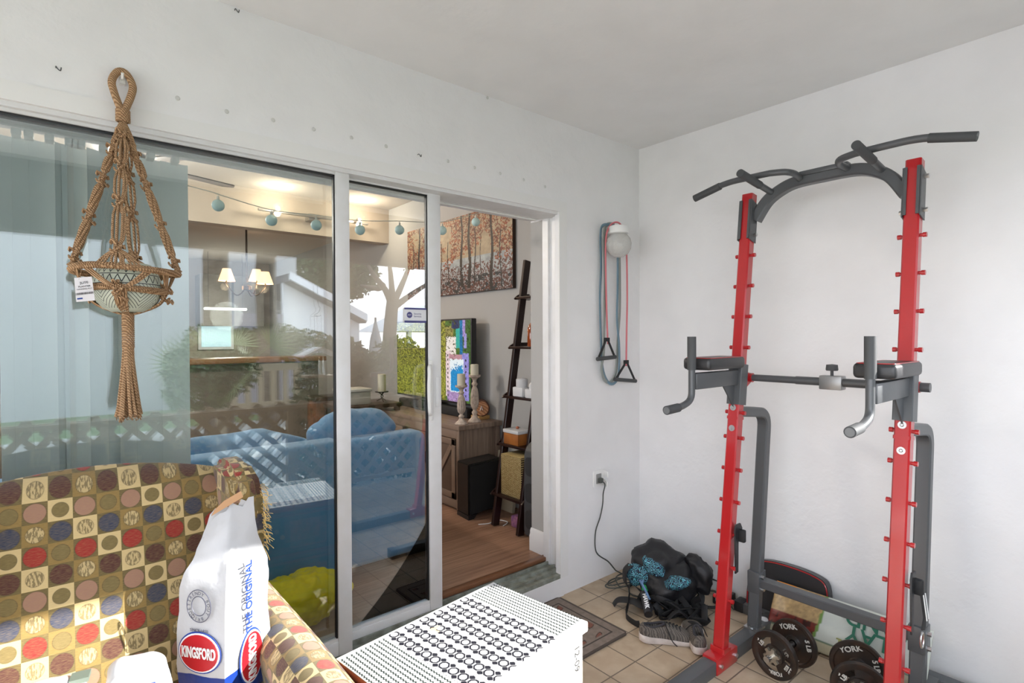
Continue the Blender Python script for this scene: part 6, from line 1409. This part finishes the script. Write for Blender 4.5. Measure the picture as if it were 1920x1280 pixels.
bm = NB(); box(bm, (w0.x, -YH + .02, w1.z), (w1.x, -YH + .08, w0.z)); wf = obj('window', bm, M_trimw, hs); bm = NB(); box(bm, (w0.x + .06, -YH + .07, w1.z + .06), (w1.x - .06, -YH + .10, w0.z - .06)); obj('pane', bm, mat('dim_pane', (.35, .4, .42), .15), wf)
def trunk(name, label, cat, u, vtop, yv, r0, r1, vbot=760, lean=0, crown=True, group=None):
    b = mir(u + lean, vbot, yv); b.z = -.13; tpz = mir(u, vtop, yv); t = thing(name, label, cat, b, group); bm = NB()
    H_ = max(tpz.z, 4.6); pts = [Vector((b.x + (tpz.x - b.x) * s + .03 * math.sin(s * 9), b.y, b.z + (H_ - b.z) * s)) for s in np.linspace(0, 1, 24)]; tube(bm, pts, 1, 14, scale=[r0 + (r1 - r0) * s + .008 * (i % 2) for i, s in enumerate(np.linspace(0, 1, 24))]); obj('trunk', bm, M_trunk, t, 60)
    if crown:
        for k in range(9):
            bm = NB(); a = 2 * PI * k / 9; d = Vector((math.cos(a), math.sin(a), 0)); top = pts[-1]; P = catmull([top, top + d * .7 + Z * .5, top + d * 1.5 + Z * .3, top + d * 2.1 - Z * .5], 5); tube(bm, P, .015, 5)
            for i_, p in enumerate(P[4:]):
                for s_ in (-1, 1):
                    sd = d.cross(Z) * s_; q = p + sd * .5 - Z * .35 + d * .12; w_ = d * .03; f = bm.faces.new([bm.verts.new(p - w_), bm.verts.new(p + w_), bm.verts.new(q)])
            obj('frond', bm, M_leaf, t, 0)
    return t
trunk('palm_tree', 'nearer grey palm trunk in front of the pale house wall, left one in the glass', 'palm tree', 410, 440, 6.3, .20, .125)
trunk('palm_tree', 'straight grey palm trunk in front of the pale house, right of the nearer palm', 'palm tree', 503, 440, 7.2, .155, .15)
# spreading tree
tr_ = thing('garden_tree', 'big spreading tree with a thick trunk against the bright sky, reflected in the sliding panel', 'tree', mir(735, 700, 9.0))
YT = 9.0; M_bark = mat('tree_bark', '5f5348', .95, bump=(18, .8, .02))
def bz(pl, r0, r1): 
    P = catmull([mir(u, v, YT + dy) for u, v, dy in pl], 5); tube(bm, P, 1, 12, scale=list(np.linspace(r0, r1, len(P))))
bm = NB(); bz([(732, 735, 0), (733, 650, 0), (737, 590, 0), (740, 560, 0)], .17, .13); obj('trunk', bm, M_bark, tr_, 60)
for pl in ([(739, 575, 0), (727, 545, 0), (708, 520, .1), (695, 500, .2), (688, 470, .3)], [(740, 570, 0), (738, 540, -.2), (735, 505, -.3), (730, 470, -.4)], [(741, 568, 0), (756, 535, .2), (768, 505, .3), (780, 465, .2)], [(742, 575, 0), (770, 555, .3), (800, 535, .5), (830, 520, .6)], [(720, 535, 0), (712, 540, .4), (698, 538, .7), (680, 535, 1)]):
    bm = NB(); bz(pl, .085, .03); obj('branch', bm, M_bark, tr_, 60)
def bl(u, v, yv, r): p = mir(u, v, yv); return (p.x, p.y, p.z, r, r, r * .7)
foliage('leaves', [bl(690, 450, YT, .9), bl(745, 425, YT, 1.0), bl(800, 440, YT, 1.0), bl(775, 480, YT, .5)], 230, .10, M_leaf, tr_, 3)
t = thing('leafy_tree', 'dense leafy tree rising behind the low roof, reflected in the left panel', 'tree', mir(600, 700, 10.3)); bm = NB(); p = mir(640, 700, 12.0); tube(bm, [(p.x, p.y - 1, -.1), (p.x, p.y - 1, 3.2)], .14, 10); obj('trunk', bm, M_bark, t); foliage('leaves', [bl(590, 490, 13, 1.3), bl(620, 510, 12.5, 1.3), bl(650, 515, 12.5, 1.0), bl(625, 465, 13, 1.3)], 1500, .16, M_leaf2, t, 5)
# shrubs
def shrub(label, bls, n, size, m, seed, group='garden shrubs beyond the railing', nm='garden_shrub'):
    t = thing(nm, label, 'shrub', (bls[0][0], bls[0][1], -.13), group); foliage('leaves', bls, n, size, m, t, seed)
    bm = NB(); tube(bm, [(bls[0][0], bls[0][1], -.13), (bls[0][0] + .03, bls[0][1], bls[0][2])], .03, 6); obj('stem', bm, M_bark, t)
shrub('dense green shrub at the far left of the reflected garden', [bl(385, 690, 4.4, .42), bl(375, 735, 4.3, .35), bl(420, 700, 4.6, .4)], 1500, .055, M_leaf, 1)
shrub('bright bushy shrub behind the railing at the right of the reflected garden', [bl(690, 700, 6.2, .45), bl(665, 680, 6.4, .4), bl(660, 720, 6.0, .35)], 1400, .06, M_leaf2, 2)
shrub('tall green shrub beside the reflected red post', [bl(760, 700, 5.6, .45), bl(785, 715, 5.4, .4), bl(740, 690, 6.0, .35)], 1500, .055, M_leaf, 3)
shrub('feathery shrub under the pale house window in the reflection', [bl(520, 640, 8.0, .5), bl(575, 655, 7.8, .55), bl(470, 650, 8.2, .5)], 1200, .07, M_leaf2, 4)
shrub('flowering low shrub by the pale house wall in the reflection', [bl(400, 640, 8.4, .5), bl(440, 645, 8.6, .45)], 900, .07, M_leaf, 6)
for k_, (x_, r_) in enumerate(((2.15, .42), (2.85, .5), (3.55, .5), (4.25, .5))):  # shrub row placed and raised to block sun and low sky
    shrub(('low clipped shrub just outside the railing, ', 'rounded shrub just outside the railing near the wall end, ', 'broad shrub outside the end of the right wall, ', 'outermost shrub of the row past the right wall, ')[k_] + 'bright green, placed to block sun', [(x_, -3.25, .55, r_, .40, .88), (x_ + .2, -3.35, .75, r_ * .8, .36, .70)], 3000, .075, M_leaf if k_ % 2 else M_leaf2, 20 + k_, 'shrubs placed outside the railing to block sun')
t = thing('fan_palm', 'young fan palm with spread pale green leaves behind the railing', 'palm tree', (mir(440, 700, 4.6).x, -4.6, -.13)); rg = random.Random(6)
c0 = mir(430, 705, 4.6)
for k in range(11):
    bm = NB(); a = rg.uniform(0, 2 * PI); d = Vector((math.cos(a), math.sin(a) * .6, rg.uniform(-.1, .9))).normalized(); tip = c0 + d * rg.uniform(.35, .6); tube(bm, [c0 - Z * .3, c0 + d * .1, tip], .006, 5); sd = d.cross(Vector((.2, -1, .1))).normalized()
    for j in range(15):
        b_ = R(-80 + 160 * j / 14); q = tip + (d * math.cos(b_) + sd * math.sin(b_)) * .34; w_ = (sd * math.cos(b_) - d * math.sin(b_)) * .010; mid = tip.lerp(q, .4); bm.faces.new([bm.verts.new(tip), bm.verts.new(mid + w_), bm.verts.new(q), bm.verts.new(mid - w_)])
    obj('fan_leaf', bm, mat('pale_palm_leaf', '7d8f5c', .5), t, 0)
# garden bench-like fence
pf = thing('garden_fence', 'tan slatted garden fence section beyond the porch railing', 'fence', (2.5, -6.0, -.13)); YF = 6.0
f0, f1, f2 = mir(415, 740, YF), mir(597, 690, YF), mir(560, 680, YF)
bm = NB(); box(bm, (f0.x, -YF - .03, f2.z - .10), (f1.x, -YF + .03, f2.z)); box(bm, (f0.x, -YF - .03, f2.z - .62), (f1.x, -YF + .03, f2.z - .54)); obj('rail', bm, M_lat, pf)
x_ = f0.x; k = 0
while x_ < f1.x + .02:
    bm = NB(); big = k % 6 == 0; w_ = .06 if big else .035; box(bm, (x_ - w_, -YF - .02, -.13 if big else f2.z - .6), (x_ + w_, -YF + .02, f2.z)); obj('fence_post' if big else 'slat', bm, M_lat, pf); x_ += .17; k += 1
t = thing('patio_umbrella', 'closed grey patio umbrella standing in the garden, reflected beside the big tree', 'umbrella', (mir(705, 700, 7.0).x, -7, -.13)); u_ = mir(708, 600, 7.0)
bm = NB(); tube(bm, [(u_.x, -7, -.13), (u_.x, -7, u_.z + .05)], .02, 8); obj('pole', bm, M_gun, t); bm = NB(); lathe(bm, [(.015, .0), (.10, -.35), (.15, -.8), (.12, -1.0), (.06, -1.02)], (u_.x, -7, u_.z), 12); obj('canopy', bm, mat('umbrella_cloth', '8c8c90', .8), t)
t = thing('garden_pavilion', 'pale pavilion roof beyond the big tree in the reflection', 'pavilion', (mir(790, 640, 12).x, -12, -.13)); a_ = mir(768, 640, 12); b_ = mir(830, 600, 12)
bm = NB(); prism(bm, [(a_.x - .3, a_.z + .3), (a_.x + 1.6, b_.z + .55), (a_.x + 3.6, a_.z + .3)], (0, -12, 0), (1, 0, 0), (0, 0, 1), (0, -3, 0)); obj('roof', bm, mat('pavilion_white', (.7, .72, .76), .5), t)
for dx in (.1, 1.6, 3.2): bm = NB(); box(bm, (a_.x + dx - .06, -12.2, -.13), (a_.x + dx + .06, -12.08, a_.z + .32)); obj('post', bm, MATS['pavilion_white'], t)
